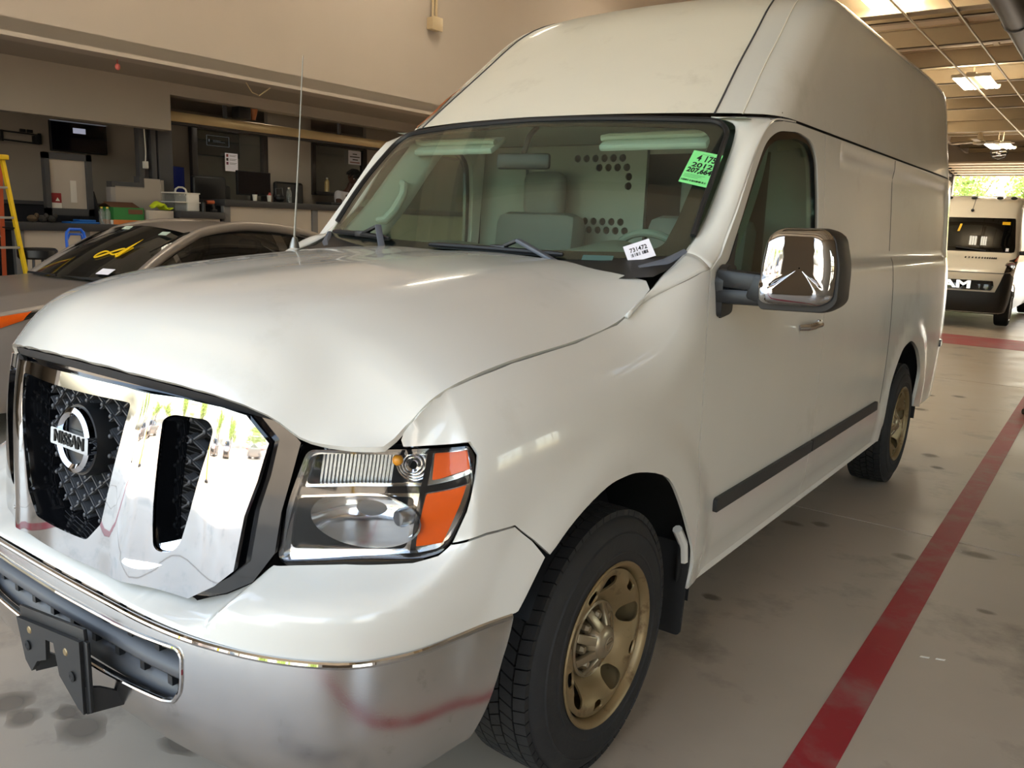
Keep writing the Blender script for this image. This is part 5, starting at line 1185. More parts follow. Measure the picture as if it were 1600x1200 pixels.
# ================================================================ second white van, farther down the lane
m_pw = mat('flat_white_paint', '#cfc8ba', .3, coat=.4, var=.02)
_pyf = curve1([.25,.4,.6,.85,.98,1.08,1.2,1.30,1.36,1.7,2.02,2.2,2.33,2.42,2.47], [.10,.02,0,.015,.06,.16,.42,.72,.86,1.12,1.38,1.56,1.82,2.2,2.8])
_pw = curve1([.25,.5,1.0,1.35,2.0,2.3,2.42,2.47], [.92,.98,1.0,.985,.90,.86,.78,.6])
PX, PY = -.60, 16.0
def PS(a, z):
    a = np.asarray(a, float); z = np.asarray(z, float); sg = np.where(a < 0, -1., 1.); t = np.clip(np.abs(a), 0, 5.999); w = _pw(z); y = _pyf(z)
    cx = [-.5*w, 0*w, .5*w, .78*w, .93*w, .99*w, 1.0*w, w, w]; cy = [y+.02, y, y+.02, y+.075, y+.17, y+.42, y+1.2, 5.9+0*y, 6.5+0*y]
    i = np.floor(t).astype(int); f = t-i; X = np.array(np.broadcast_arrays(*cx)); Y = np.array(np.broadcast_arrays(*cy))
    if X.ndim == 1:
        g = lambda A, k: A[np.clip(i+k, 0, 8)]
    else:
        ix = np.arange(X.shape[1]); g = lambda A, k: A[np.clip(i+k, 0, 8), ix]
    def cr(A):
        p0, p1, p2, p3 = g(A, 0), g(A, 1), g(A, 2), g(A, 3)
        return .5*(2*p1+(p2-p0)*f+(2*p0-5*p1+4*p2-p3)*f*f+(3*p1-p0-3*p2+p3)*f**3)
    return np.stack([PX+sg*cr(X), PY+cr(Y), z+0*a], -1)
def PSo(d):
    def h(u, v):
        e = 4e-3; u = np.asarray(u, float); v = np.asarray(v, float); n = np.cross(PS(u+e, v)-PS(u-e, v), PS(u, v+e)-PS(u, v-e)); n /= np.linalg.norm(n, axis=-1)[..., None]+1e-9
        return PS(u, v)+n*d
    return h
PM = thing('panel_van', 'white panel van with a black windscreen facing the camera, behind the larger van', 'van', (PX, PY+3, 0))
arch = [(4.35+.0,.28),(4.36,.55),(4.45,.72),(4.62,.80),(4.80,.80),(4.96,.72),(5.03,.55),(5.04,.28)]
o = [(-6,.28),(-6,2.46),(6,2.46),(6,.28)]
hole = [arch, [(-a, z) for a, z in arch[::-1]]]
panel('body', PS, [(-5.99,.28)]+[(-a, z) for a, z in arch[::-1]]+arch+[(5.99,.28),(5.99,2.46),(-5.99,2.46)], m_pw, PM, step=.12, gstep=.13, th=.02)
ws_ = rnd([(-2.75,1.305),(2.75,1.305),(2.95,1.41),(2.70,1.99),(-2.70,1.99),(-2.95,1.41)], .08, 5)
WG = panel('windscreen', PSo(.006), ws_, M['gloss_black'], PM, step=.10, th=.006)
panel('windscreen_glass', PSo(.010), inset(ws_, .07), m_cglass2, WG, step=.12, th=.003)
panel('yellow_sticker', PSo(.016), [(1.55,1.86),(2.15,1.86),(2.15,1.915),(1.55,1.915)], m_yel, WG, step=.1, th=.001, label='yellow strip sticker at the top corner')
panel('yellow_tag', PSo(.016), [(-.20,1.72),(-.12,1.72),(-.08,1.86),(-.16,1.86)], m_yel, WG, step=.1, th=.001, label='yellow slip near the mirror')
panel('white_label', PSo(.016), [(2.0,1.37),(2.25,1.37),(2.25,1.43),(2.0,1.43)], M['paper'], WG, step=.1, th=.001, label='small white label low on the glass')
for s0 in (-.6, .9):
    mb = MB(); p0 = PSo(.03)(np.array(s0), np.array(1.36)); p1 = PSo(.03)(np.array(s0-1.0), np.array(1.42)); mb.bar(p0, p1, .03, .025); mb.build('wiper', M['black'], PM)
bl = [(-5.0,.30),(5.0,.30)]
bmp = [(-4.25,.30),(4.25,.30),(4.30,.62),(4.15,.93),(3.2,1.00),(2.55,.985),(2.05,.665),(-2.05,.665),(-2.55,.985),(-3.2,1.00),(-4.15,.93),(-4.30,.62)]
panel('bumper', PSo(.012), bmp, M['black'], PM, step=.10, th=.03)
gr_ = rnd([(-1.75,.695),(1.75,.695),(1.9,.76),(1.80,.86),(-1.80,.86),(-1.9,.76)], .04, 4)
GP = panel('grille', PSo(.012), gr_, M['gloss_black'], PM, step=.08, th=.02)
mb = MB()
for z in np.arange(.71, .86, .022): mb.tube([PSo(.014)(np.array(a), np.array(z)) for a in np.linspace(-1.65, 1.65, 14)], .004, 5)
g_ = mb.build('grille_bars', M['black'], GP); g_['kind'] = 'stuff'
c0 = PSo(.03)(np.array(.16), np.array(.775)); letters('RAM', .185, c0, (1, 0, 0), (0, 0, 1), M['silver'], GP, name='grille_lettering', depth=.008, bold=.008, sx=1.75)
for sg in (1, -1):
    hl = rnd([(2.55,1.01),(3.35,1.03),(4.05,1.09),(4.1,1.21),(3.9,1.33),(3.5,1.26),(2.7,1.22)], .03, 4)
    if sg < 0: hl = [(-a, z) for a, z in hl[::-1]]
    H = panel('headlamp', PSo(.010), hl, M['gloss_black'], PM, step=.08, th=.02)
    p = PSo(.016)(np.array(sg*3.0), np.array(1.12)); mb = MB(); mb.lathe([(0,0),(.05,.0),(.075,.012),(.085,.0)], p, (sg*.3, -1, 0), 18); mb.build('lamp_reflector', M['silver'], H)
    ind = [(3.45,1.20),(4.0,1.21),(3.88,1.31),(3.55,1.25)]
    panel('indicator', PSo(.016), ind if sg > 0 else [(-a, z) for a, z in ind[::-1]], M['amber'], H, step=.08, th=.004)
    for a0, a1 in ((.15, 1.35), (1.55, 1.75)):
        pass
    mb = MB()
    for k in range(12):
        a = sg*(.35+.11*k); p = PSo(.004)(np.array(a), np.array(1.25)); mb.box(p, (.022, .05, .02), rot=Matrix.Rotation(.3, 3, 'X'))
    v = mb.build('bonnet_vent', M['black'], PM); v['kind'] = 'stuff'
    mb = MB(); mb.box((PX+sg*1.16, PY+1.25, 1.48), (.2, .12, .36), bev=.04); mb.box((PX+sg*1.03, PY+1.25, 1.36), (.12, .06, .08), bev=.02); mb.build('door_mirror', M['black'], PM)
    wheel(PX+sg*.985, PY+.95, sg, 0, PM, R=.345, r_rim=.215, wid=.23, rim_m=M['dim_silver'], style='alloy'); wheel(PX+sg*.985, PY+4.9, sg, 0, PM, R=.345, r_rim=.215, wid=.23, rim_m=M['dim_silver'], style='alloy')
panel('bonnet_line', PSo(.003), [(-3.4,.992),(3.4,.992),(3.4,1.004),(-3.4,1.004)], M['greyplast'], PM, step=.1, th=.002)
mb = MB(); mb.span((PX-.85, PY+.35, .25), (PX+.85, PY+5.8, .42)); mb.span((PX-.72, PY+.6, .3), (PX+.72, PY+1.4, .95)); mb.build('underbody', M['dark'], PM)
for a in (-2.2, -1.1, 0, 1.1, 2.2):
    p = PSo(.01)(np.array(a), np.array(2.38)); mb = MB(); mb.ball(p, .05, 10, (1.2, 1, .6)); mb.build('marker_lamp', M['black'], PM)
p = PSo(.02)(np.array(.15), np.array(2.12)); mb = MB(); mb.ball(p, .03, 10); mb.tube([p, p+np.array([.03, .15, .32])], .006, 6); mb.build('aerial', M['black'], PM)
# ================================================================ the office bay behind the sedan
m_lam = mat('grey_laminate', '#b7ada1', .5, var=.03); m_top = mat('charcoal_worktop', '#37373a', .4, var=.06, scale=20)
m_screen = mat('dark_screen', '#0a0c16', .12, coat=.5, var=.1); m_scrblue = mat('dim_blue_screen', '#1a2152', .2, var=.1, emit=.12); m_lit = mat('screen_reflection', '#b8bcd2', .3, var=.02, emit=.35)
m_line = mat('screen_line', '#9aa0ab', .4, var=.02, emit=.15); m_white = mat('white_plastic', '#dcd8d0', .4, var=.03); m_clear = glass('clear_plastic', (.86, .88, .90), dirt=.25)
m_track = mat('brushed_track', '#c9b48c', .3, .6, var=.1, scale=4)
def one(nm, m, label, cat, f, group=None, smooth=35):
    mb = MB(); f(mb); return props(mb.build(nm, m, smooth=smooth), label, cat, group)
# high rail above the counter
t = thing('header_track', 'long pale metal track running above the office counter', 'track', (-7.9, 5.1, 2.66))
mb = MB(); mb.span((-7.95, 5.1, 2.66), (-7.82, 11.6, 2.78), bev=.01); mb.build('rail', m_track, t)
mb = MB(); mb.span((-7.96, 5.1, 2.63), (-7.84, 11.6, 2.66)); mb.build('lower_lip', m_frame_d, t)
for y in (6.0, 8.0, 10.0): mb = MB(); mb.span((-7.92, y-.02, 2.78), (-7.88, y+.02, 3.08)); mb.build('bracket', m_frame, t)
t = thing('wall_heater', 'small black box beside an orange cone-shaped lamp on the track', 'box', (-7.75, 6.2, 2.80))
mb = MB(); mb.span((-7.82, 6.05, 2.79), (-7.66, 6.24, 2.96), bev=.01); mb.build('box', m_blackm, t)
mb = MB(); mb.lathe([(.03,0),(.065,.15),(.055,.15),(.025,.02)], (-7.74, 6.33, 2.80), (0, 0, 1), 14); mb.build('shade', mat('orange_shade', '#9a5a2c', .5), t)
# back-wall fittings
t = thing('wall_rack', 'empty black rack frame fixed to the wall beside the left television', 'rack', (-9.93, 4.28, 2.43))
mb = MB(); Y_, Z_ = (4.05, 4.52), (2.385, 2.495)
for z in Z_: mb.bar((-9.88, Y_[0], z-.0), (-9.88, Y_[1], z-.015), .02, .02)
for y in Y_: mb.span((-9.90, y-.015, Z_[0]-.02), (-9.86, y+.015, Z_[1]+.01))
mb.build('rail', m_blackm, t); mb = MB(); mb.span((-9.93, 4.44, 2.38), (-9.84, 4.50, 2.47), bev=.005); mb.build('bracket', m_blackm, t)
t = thing('wall_plaque', 'two tiny dark blocks above the empty rack frame', 'plaque', (-9.93, 4.38, 2.53))
for a, b in ((4.30, 4.37), (4.39, 4.46)): mb = MB(); mb.span((-9.95, a, 2.505), (-9.92, b, 2.545), bev=.004); mb.build('block', m_blackm, t)
def tv(y0, y1, z0, z1, x, label, f, tilt=0):
    t = thing('television', label, 'television', (x, (y0+y1)/2, z0), 'wall televisions')
    mb = MB(); mb.span((x-.05, y0, z0), (x, y1, z1), bev=.01); mb.build('casing', m_blackm, t)
    mb = MB(); mb.span((x-.002, y0+.015, z0+.02), (x+.004, y1-.015, z1-.015)); s_ = mb.build('screen', m_screen, t, smooth=0)
    mb = MB(); mb.span((x-.20, (y0+y1)/2-.1, (z0+z1)/2-.1), (x-.05, (y0+y1)/2+.1, (z0+z1)/2+.1)); mb.build('mount', m_frame, t)
    f(t, s_); return t
def f1(t, s_):
    mb = MB(); mb.span((-9.745, 4.90, 2.545), (-9.742, 5.07, 2.615)); mb.build('screen_reflection', m_lit, s_, smooth=0)  # glowing pale box paints a lightbox reflection onto the screen
    mb = MB(); mb.span((-9.752, 4.60, 2.682), (-9.738, 5.36, 2.692)); mb.build('top_edge', m_line, t, smooth=0)
tv(4.60, 5.37, 2.29, 2.69, -9.75, 'flat television with a pale painted reflection on its dark screen, hung left of the grey posts', f1)
def f2(t, s_):
    mb = MB()
    for a, b in (((6.95,2.735),(7.35,2.735)),((6.95,2.585),(7.35,2.585)),((6.95,2.585),(6.95,2.735)),((7.35,2.585),(7.35,2.735))): mb.bar((-9.742, *a), (-9.742, *b), .006, .004)
    mb.bar((-9.742,7.06,2.665),(-9.742,7.20,2.665), .006, .004); mb.bar((-9.742,7.06,2.645),(-9.742,7.28,2.645), .005, .004); mb.span((-9.744,6.985,2.64),(-9.741,7.0,2.68)); mb.build('screen_notice', m_line, s_, smooth=0)
tv(6.75, 7.55, 2.42, 2.86, -9.75, 'flat television with an outlined notice, seen through the framed pane over the monitor', f2)
# framed board on the tall desk
t = thing('display_board', 'grey-framed display board standing on the dark-topped desk', 'board', (-8.05, 4.0, 1.42))
B0, B1, C0, C1 = 3.68, 4.22, 1.46, 2.16
mb = MB(); mb.span((-8.06, B0, C1-.07), (-7.98, B1, C1)); mb.span((-8.06, B0, C0), (-7.98, B1, C0+.08)); mb.span((-8.06, B0, C0), (-7.98, B0+.055, C1)); mb.span((-8.06, B1-.065, C0), (-7.98, B1, C1)); mb.build('frame', mat('slate_frame', '#47474a', .5, var=.05), t, smooth=0)
mb = MB(); mb.span((-8.04, B0+.05, C0+.07), (-8.02, B1-.06, C1-.06)); mb.build('face', m_lam, t, smooth=0)
mb = MB(); mb.prism([(0,1.378),(0,1.75),(-.16,1.42),(-.20,1.378)], (-8.0, B1, 0), (-1, 0, 0), (0, 0, 1), .02); mb.prism([(0,1.75),(0,2.16),(.06,2.16),(.06,1.75)], (-8.0, B1+.002, 0), (-1, 0, 0), (0, 0, 1), -.012); mb.build('side_support', m_blackm, t, smooth=0)
mb = MB(); mb.span((-8.017, 3.74, 1.60), (-8.012, 3.86, 1.71)); mb.build('poster', mat('red_print', '#8e2226', .6, var=.2, scale=30), t, 'small red poster', smooth=0)
mb = MB(); mb.span((-8.017, 3.745, 1.54), (-8.012, 3.86, 1.60)); mb.prism([(0,0),(.05,0),(.025,.04)], (-8.010, 3.79, 1.62), (0, 1, 0), (0, 0, 1), .002); mb.build('poster_caption', m_white, t, smooth=0)
mb = MB(); mb.span((-8.017, 3.97, 1.61), (-8.012, 4.04, 1.86)); mb.build('paper_strip', m_white, t, 'narrow white paper strip', smooth=0)
# tall desk under it
def desk(name, label, y0, y1, ztop, x0, x1, panels, post, extra=None):
    t = thing(name, label, 'desk', ((x0+x1)/2, (y0+y1)/2, .0))
    mb = MB(); mb.span((x0, y0, ztop-.085), (x1, y1, ztop), bev=.006); mb.build('worktop', m_top, t)
    xs_ = x1-.06
    for a, b in panels: mb = MB(); mb.span((xs_-.03, a, .05), (xs_, b, ztop-.085)); mb.build('front_panel', m_lam, t, smooth=0)
    for p in post: mb = MB(); mb.span((xs_-.05, p-.05, 0), (xs_+.02, p+.05, ztop-.085), bev=.004); mb.build('post', mat('grey_post', '#6b6a6b', .5, var=.04) if 'grey_post' not in bpy.data.materials else bpy.data.materials['grey_post'], t)
    mb = MB(); mb.span((x0+.05, y0+.03, .05), (xs_-.04, y1-.03, ztop-.09)); mb.build('carcass', M['dark'], t, smooth=0); return t
desk('tall_desk', 'tall grey desk with a charcoal top under the display board', 3.17, 4.86, 1.375, -8.15, -7.62, [(3.25, 3.90), (3.98, 4.75)], [3.22, 3.94, 4.80])
desk('office_counter', 'long grey office counter with a charcoal top in front of the seated worker', 5.72, 11.4, 1.73, -8.15, -7.55, [(5.84, 7.2), (7.32, 8.7), (8.82, 11.3)], [5.78, 7.26, 8.76])
desk('counter_return', 'short grey counter section left of the long counter', 5.06, 5.70, 1.56, -8.1, -7.52, [(5.10, 5.66)], [])
# stepped partition
t = thing('stepped_partition', 'stepped beige low partition wall behind the green box', 'partition', (-7.9, 4.75, 0))
mb = MB(); mb.prism([(4.60,0),(5.20,0),(5.20,1.95),(4.985,1.95),(4.985,1.835),(4.60,1.835)], (-8.20, 0, 0), (0, 1, 0), (0, 0, 1), .02); mb.build('panel', m_lam, t, smooth=0)
mb = MB(); mb.span((-8.31, 4.56, 1.82), (-8.18, 4.92, 1.89)); mb.span((-8.31, 4.92, 1.82), (-8.18, 4.98, 1.97)); mb.build('cap', m_frame, t, smooth=0)
mb = MB(); mb.span((-8.29, 4.54, 0), (-8.18, 4.60, 1.82)); mb.build('end_post', mat('pale_edge', '#a9a4a2', .5), t, smooth=0)
mb = MB(); mb.span((-8.34, 5.20, 0), (-8.16, 5.24, 1.94)); mb.build('return_panel', m_wall2, t, smooth=0)
# posts between the two rooms
t = thing('steel_posts', 'pair of grey steel posts with a switch box above the stepped partition', 'post', (-8.4, 5.2, .62))
for a, b in ((5.03, 5.10), (5.20, 5.27), (5.30, 5.50)): mb = MB(); mb.span((-8.45, a, .62), (-8.35, b, 3.08), bev=.004); mb.build('post', m_frame, t)
mb = MB(); mb.span((-8.47, 5.10, .62), (-8.44, 5.20, 3.08)); mb.build('infill', mat('pale_infill', '#6f6d70', .5), t, smooth=0)
mb = MB(); mb.span((-8.34, 5.06, 2.08), (-8.29, 5.12, 2.17), bev=.006); mb.tube([(-8.33,5.10,2.17),(-8.33,5.11,2.30),(-8.33,5.10,2.6)], .008, 6); mb.build('switch_box', m_white, t)
# monitors
def monitor(x, y, z, w, h, label, rz=0, m=None):
    t = thing('monitor', label, 'monitor', (x, y, z), 'desk monitors'); R = Matrix.Rotation(rz, 3, 'Z'); q = lambda a, b, c: Vector((x, y, z))+R@Vector((a, b, c))
    mb = MB(); mb.box(q(0, 0, .08+h/2), (.04, w, h), rz=rz, bev=.006); mb.build('casing', m_blackm, t)
    mb = MB(); mb.box(q(.021, 0, .085+h/2), (.004, w-.03, h-.03), rz=rz); mb.build('screen', m or m_screen, t, smooth=0)
    mb = MB(); mb.box(q(-.02, 0, .075), (.03, .06, .13), rz=rz); mb.box(q(0, 0, .006), (.18, .24, .012), rz=rz, bev=.004); mb.build('stand', m_blackm, t); return t
monitor(-8.02, 6.52, 1.73, .56, .33, 'black computer monitor on the counter below the pinned paper')
monitor(-8.82, 5.85, 1.71, .32, .38, 'blue-lit monitor beside the grey steel posts', .5, m_scrblue)
# glazed partition frames
def framed(n, y0, y1, z0, z1, x, rail=True):
    w = bpy.data.objects.new('window_%d' % n, None); COL.objects.link(w); w['kind'] = 'structure'; mb = MB()
    for y in (y0, y1): mb.span((x-.04, y-.045, z0), (x+.04, y+.045, z1), bev=.004)
    mb.build('frame_post', m_frame_d, w); mb = MB(); mb.span((x-.04, y0, z1-.09), (x+.04, y1, z1), bev=.004); mb.span((x-.04, y0, z0), (x+.04, y1, z0+.06), bev=.004); mb.build('frame_rail', m_frame_d, w)
    mb = MB(); mb.span((x-.003, y0+.04, z0+.05), (x+.003, y1-.04, z1-.08)); mb.build('pane', m_pane, w, smooth=0)
framed(3, 6.10, 7.30, 1.70, 2.80, -8.8); framed(4, 8.24, 9.36, 1.90, 2.78, -8.8)
mb = MB(); mb.span((-8.84, 7.35, 2.72), (-8.72, 7.42, 2.80), bev=.004); mb.span((-8.84, 7.22, 2.73), (-8.72, 7.29, 2.79), bev=.004); struct(mb.build('trim_2', mat('cream_plate', '#c9bd9f', .5), smooth=0))
wall('wall_office_low', [((-8.9, 5.5, .62), (-8.75, 12, 1.70))], m_frame)
wall('wall_office_mid', [((-8.86, 7.36, 1.7), (-8.78, 8.20, 3.08)), ((-8.86, 9.40, 1.7), (-8.78, 12.0, 3.08))], m_wall2)
# papers
def notice(nm, label, y0, y1, z0, z1, x, f):
    mb = MB(); mb.span((x-.002, y0, z0), (x, y1, z1)); o = props(mb.build(nm, M['paper'], smooth=0), label, 'notice', 'papers taped to the glass'); f(o, x); return o
def n1(o, x):
    for k, c in enumerate(('#7a2f2a', '#39302c', '#6b2f4a')):
        mb = MB(); mb.span((x, 6.595, 2.36-.055*k), (x+.001, 6.63, 2.40-.055*k)); mb.build('picture', mat('print_%d' % k, c, .7), o, smooth=0)
        mb = MB(); mb.span((x, 6.65, 2.385-.055*k), (x+.001, 6.77, 2.390-.055*k)); mb.span((x, 6.65, 2.370-.055*k), (x+.001, 6.75, 2.375-.055*k)); mb.build('text_lines', m_frame, o, smooth=0)
notice('paper_notice', 'white sheet with three small pictures taped above the counter monitor', 6.575, 6.79, 2.16, 2.415, -8.745, n1)
def n2(o, x):
    for k, (a, b, c) in enumerate(((9.06, 9.16, m_blackm), (9.0, 9.22, m_blackm), (9.06, 9.18, m_blackm), (9.0, 9.22, m_red))):
        mb = MB(); z = 2.61-.045*k; mb.span((x, a, z-.008), (x+.001, b, z+.008)); mb.build('text_line', c, o, smooth=0)
notice('paper_notice', 'white notice with dark and red lines taped above the seated worker', 8.965, 9.25, 2.44, 2.665, -8.745, n2)
# green produce box, water bottles, vest, caddy, small tools on the tall desk and the return
t = thing('cardboard_box', 'green and orange printed cardboard box on the tall desk', 'box', (-7.85, 4.47, 1.375))
m_gbox = mat('green_print', '#2f7a3c', .6, var=.12, scale=12); m_obox = mat('orange_print', '#c4743a', .6, var=.1, scale=12); m_kraft = mat('kraft_board', '#6a4632', .8, var=.1)
mb = MB(); mb.span((-8.05, 4.28, 1.43), (-7.66, 4.66, 1.575)); mb.build('side', m_gbox, t, smooth=0); mb = MB(); mb.span((-8.055, 4.275, 1.376), (-7.655, 4.665, 1.43)); mb.build('lower_band', m_obox, t, smooth=0)
mb = MB(); mb.box((-7.80, 4.47, 1.60), (.20, .36, .008), rot=Matrix.Rotation(.35, 3, 'Y')); mb.box((-7.98, 4.47, 1.595), (.16, .36, .008), rot=Matrix.Rotation(-.3, 3, 'Y')); mb.build('flap', m_kraft, t, smooth=0)
mb = MB(); mb.span((-7.654, 4.46, 1.50), (-7.651, 4.64, 1.555)); mb.build('label', m_kraft, t, smooth=0)
def bottle(x, y, z, h, r, m, label, cap, group):
    t = thing('bottle', label, 'bottle', (x, y, z), group); mb = MB(); mb.lathe([(0,0),(r,.0),(r,.45*h),(r*.92,.5*h),(r,.55*h),(r*.95,.72*h),(r*.4,.88*h),(r*.4,.93*h),(0,.93*h)], (x, y, z), (0,0,1), 16); mb.build('body', m, t)
    mb = MB(); mb.lathe([(r*.45,.90*h),(r*.45,h),(0,h)], (x, y, z), (0,0,1), 12); mb.build('cap', cap, t); return t
m_wat = glass('water_bottle_plastic', (.85, .92, .93), dirt=.35); m_ycap = mat('yellow_cap', '#c9b63a', .4)
for k, (y, lb) in enumerate(((4.16, 'outer'), (4.23, 'inner'))): bottle(-7.70, y, 1.375, .20, .033, m_wat, 'clear water bottle with a yellow cap, the %s one beside the green box' % lb, m_ycap, 'water bottles beside the green box')
def vest(mb):
    n = 18; G = []
    for i in range(n):
        u = i/(n-1); G.append([(-7.70+.10*math.sin(v*3+u*2), 4.76+.26*u, 1.585+.075*math.exp(-((u-.35)/.25)**2)*(1-v*.7)*(1+.3*math.sin(9*u+4*v))+.012*math.sin(14*u)) for v in np.linspace(0, 1, 9)])
    mb.grid(G)
o = one('safety_vest', mat('hi_vis_yellow', '#c8dc1e', .7, var=.1, scale=15), 'crumpled yellow-green safety vest lying beside the green box', 'vest', vest)
md = o.modifiers.new('thickness', 'SOLIDIFY'); md.thickness = .012
mb = MB(); mb.span((-8.0, 4.70, 1.377), (-7.62, 5.03, 1.555), bev=.005); props(mb.build('storage_bin', m_lam), 'low grey bin under the yellow-green vest', 'bin')
t = thing('storage_caddy', 'clear white-lidded storage caddy with a carrying handle on the counter', 'caddy', (-7.75, 5.25, 1.56))
mb = MB(); mb.span((-7.95, 5.08, 1.56), (-7.66, 5.24, 1.78), bev=.01); mb.build('left_tray', m_clear, t); mb = MB(); mb.span((-7.95, 5.25, 1.56), (-7.66, 5.42, 1.78), bev=.01); mb.build('right_tray', m_white, t)
mb = MB(); mb.span((-7.96, 5.07, 1.665), (-7.65, 5.43, 1.675)); mb.span((-7.96, 5.07, 1.775), (-7.65, 5.43, 1.79), bev=.004); mb.build('divider', m_white, t)
mb = MB(); mb.tube([(-7.8,5.17,1.785),(-7.8,5.18,1.83),(-7.8,5.22,1.855),(-7.8,5.28,1.855),(-7.8,5.32,1.83),(-7.8,5.33,1.785)], .012, 8); mb.build('handle', m_white, t)
one('spray_can', m_blackm, 'small dark can standing right of the storage caddy', 'can', lambda mb: mb.lathe([(0,0),(.025,0),(.025,.10),(.02,.115),(.012,.12),(0,.14)], (-7.62, 5.45, 1.56), (0,0,1), 14))
t = thing('cordless_drill', 'orange and black cordless drill standing on the counter end', 'drill', (-7.62, 5.56, 1.56))
mb = MB(); mb.tube([(-7.62,5.50,1.685),(-7.62,5.60,1.685)], [.022,.028], 10); mb.build('motor_body', mat('orange_plastic', '#b5562c', .5), t); mb = MB(); mb.bar((-7.62,5.585,1.67),(-7.62,5.60,1.59), .03, .035, bev=.006); mb.box((-7.62,5.60,1.58), (.05,.075,.035), bev=.006); mb.tube([(-7.62,5.47,1.685),(-7.62,5.50,1.685)], .012, 8); mb.build('grip', m_blackm, t)
# blue odds and ends on the tall desk
one('blue_tray', mat('blue_plastic', '#1c62b0', .45, var=.08), 'flat bright blue tray in front of the display board', 'tray', lambda mb: (mb.span((-7.88, 3.78, 1.375), (-7.66, 4.11, 1.395), bev=.004), mb.span((-7.86, 3.90, 1.395), (-7.70, 4.09, 1.42), bev=.006)))
t = thing('work_gloves', 'pair of dark work gloves heaped on the desk corner', 'gloves', (-7.8, 3.55, 1.375))
for k, (y, c) in enumerate(((3.42, '#5a4a38'), (3.52, '#3a3634'), (3.62, '#33312f'))):
    mb = MB(); mb.ball((-7.78, y, 1.418), .05, 10, (1.2, 1.1, .8)); mb.ball((-7.74, y+.03, 1.45), .03, 8, (1, .8, 1)); mb.build('glove' if k else 'cuff', mat('glove_%d' % k, c, .9, var=.2), t)
one('toll_cup', m_white, 'tiny pale cup at the right end of the tall desk', 'cup', lambda mb: mb.lathe([(0,0),(.018,0),(.022,.05),(.017,.05),(.014,.01),(0,.01)], (-7.68, 4.27, 1.375), (0,0,1), 12))
# things on the long counter
m_redb = mat('red_bottle', '#b8443e', .3, coat=.3); m_dkb = mat('dark_bottle', '#1a1a1c', .4)
bottle(-7.85, 6.66, 1.73, .13, .032, m_redb, 'small red bottle on the counter right of the monitor', m_redb, 'bottles on the office counter')
bottle(-7.85, 7.0, 1.73, .22, .04, m_wat, 'clear bottle with a white cap between the chairs and monitor', m_white, 'bottles on the office counter')
bottle(-8.66, 8.42, 1.96, .22, .04, mat('amber_drink', '#b39a62', .3, coat=.3), 'amber drink bottle on the ledge behind the glass left of the worker', m_white, 'bottles on the office counter')
t = thing('tape_dispenser', 'dark wire rack behind the clear bottle on the counter', 'rack', (-8.0, 6.98, 1.73)); mb = MB(); mb.tube([(-8.0,6.88,1.73),(-8.0,6.88,1.93),(-8.0,7.0,1.94),(-8.0,7.02,1.73)], .008, 6); mb.build('wire', m_frame, t); mb = MB(); mb.span((-8.05,6.86,1.73),(-7.95,7.04,1.745)); mb.build('base', m_blackm, t)
one('dark_bag', m_blackm, 'slumped black bag lying between the bottles on the counter', 'bag', lambda mb: mb.ball((-7.82, 6.80, 1.79), .08, 14, (1, 1, .68)))
for k, y in enumerate((6.42, 6.66)):
    one('paper_cup', m_white, ('white paper cup below the left half of the monitor', 'white paper cup below the right half of the monitor')[k], 'cup', lambda mb: mb.lathe([(0,0),(.026,0),(.034,.09),(.03,.09),(.024,.008),(0,.008)], (-7.78, y-.06, 1.73), (0,0,1), 14), 'paper cups on the counter')
one('pen_holder', m_dkb, 'dark pen pot standing left of the white telephone', 'pot', lambda mb: mb.lathe([(0,0),(.045,0),(.045,.13),(.04,.13),(.04,.01),(0,.01)], (-7.85, 8.22, 1.73), (0,0,1), 14))
t = thing('telephone', 'white desk telephone on the counter beside the worker', 'telephone', (-7.85, 8.5, 1.73)); mb = MB(); mb.prism([(0,0),(.24,0),(.22,.05),(.05,.085),(0,.06)], (-7.95, 8.42, 1.73), (0, 1, 0), (0, 0, 1), .18); mb.build('base', m_white, t); mb = MB(); mb.tube([(-7.80,8.44,1.80),(-7.78,8.46,1.835),(-7.78,8.58,1.835),(-7.80,8.60,1.80)], .018, 8); mb.build('handset', m_white, t)
t = thing('laptop', 'open black laptop facing the worker', 'laptop', (-7.95, 8.86, 1.73)); mb = MB(); mb.span((-7.96, 8.66, 1.73), (-7.78, 8.99, 1.745), bev=.003); mb.build('keyboard', m_blackm, t); mb = MB(); mb.box((-7.74, 8.83, 1.845), (.012, .36, .22), rot=Matrix.Rotation(.15, 3, 'Y'), bev=.003); mb.build('lid', m_blackm, t)
one('ledger', m_dkb, 'dark flat document tray left of the pen pot', 'tray', lambda mb: mb.span((-8.15, 7.75, 1.73), (-7.80, 8.12, 1.775), bev=.006))
# chairs behind the counter
def chair(x, y, label, rz=0):
    t = thing('desk_chair', label, 'chair', (x, y, .62), 'chairs behind the office counter')
    mb = MB(); mb.box((x, y, 1.12), (.46, .5, .09), bev=.035); mb.build('seat', m_blackm, t)
    R = Matrix.Rotation(rz, 3, 'Z'); c = Vector((x, y, 0))+R@Vector((-.19, 0, 1.70))
    mb = MB(); mb.box(c, (.09, .54, .72), rz=rz, bev=.04, seg=4); mb.build('backrest', m_blackm, t)
    mb = MB(); mb.tube([(x, y, .68), (x, y, 1.08)], .03, 8); mb.build('column', m_blackm, t)
    for k in range(5):
        a = 2*PI*k/5; mb = MB(); mb.tube([(x, y, .70), (x+.28*math.cos(a), y+.28*math.sin(a), .645)], [.026,.02], 6); mb.build('leg', m_blackm, t)
    return t
chair(-8.45, 6.22, 'black desk chair behind the left end of the counter'); chair(-8.45, 7.62, 'black desk chair behind the counter right of the clear bottle'); 
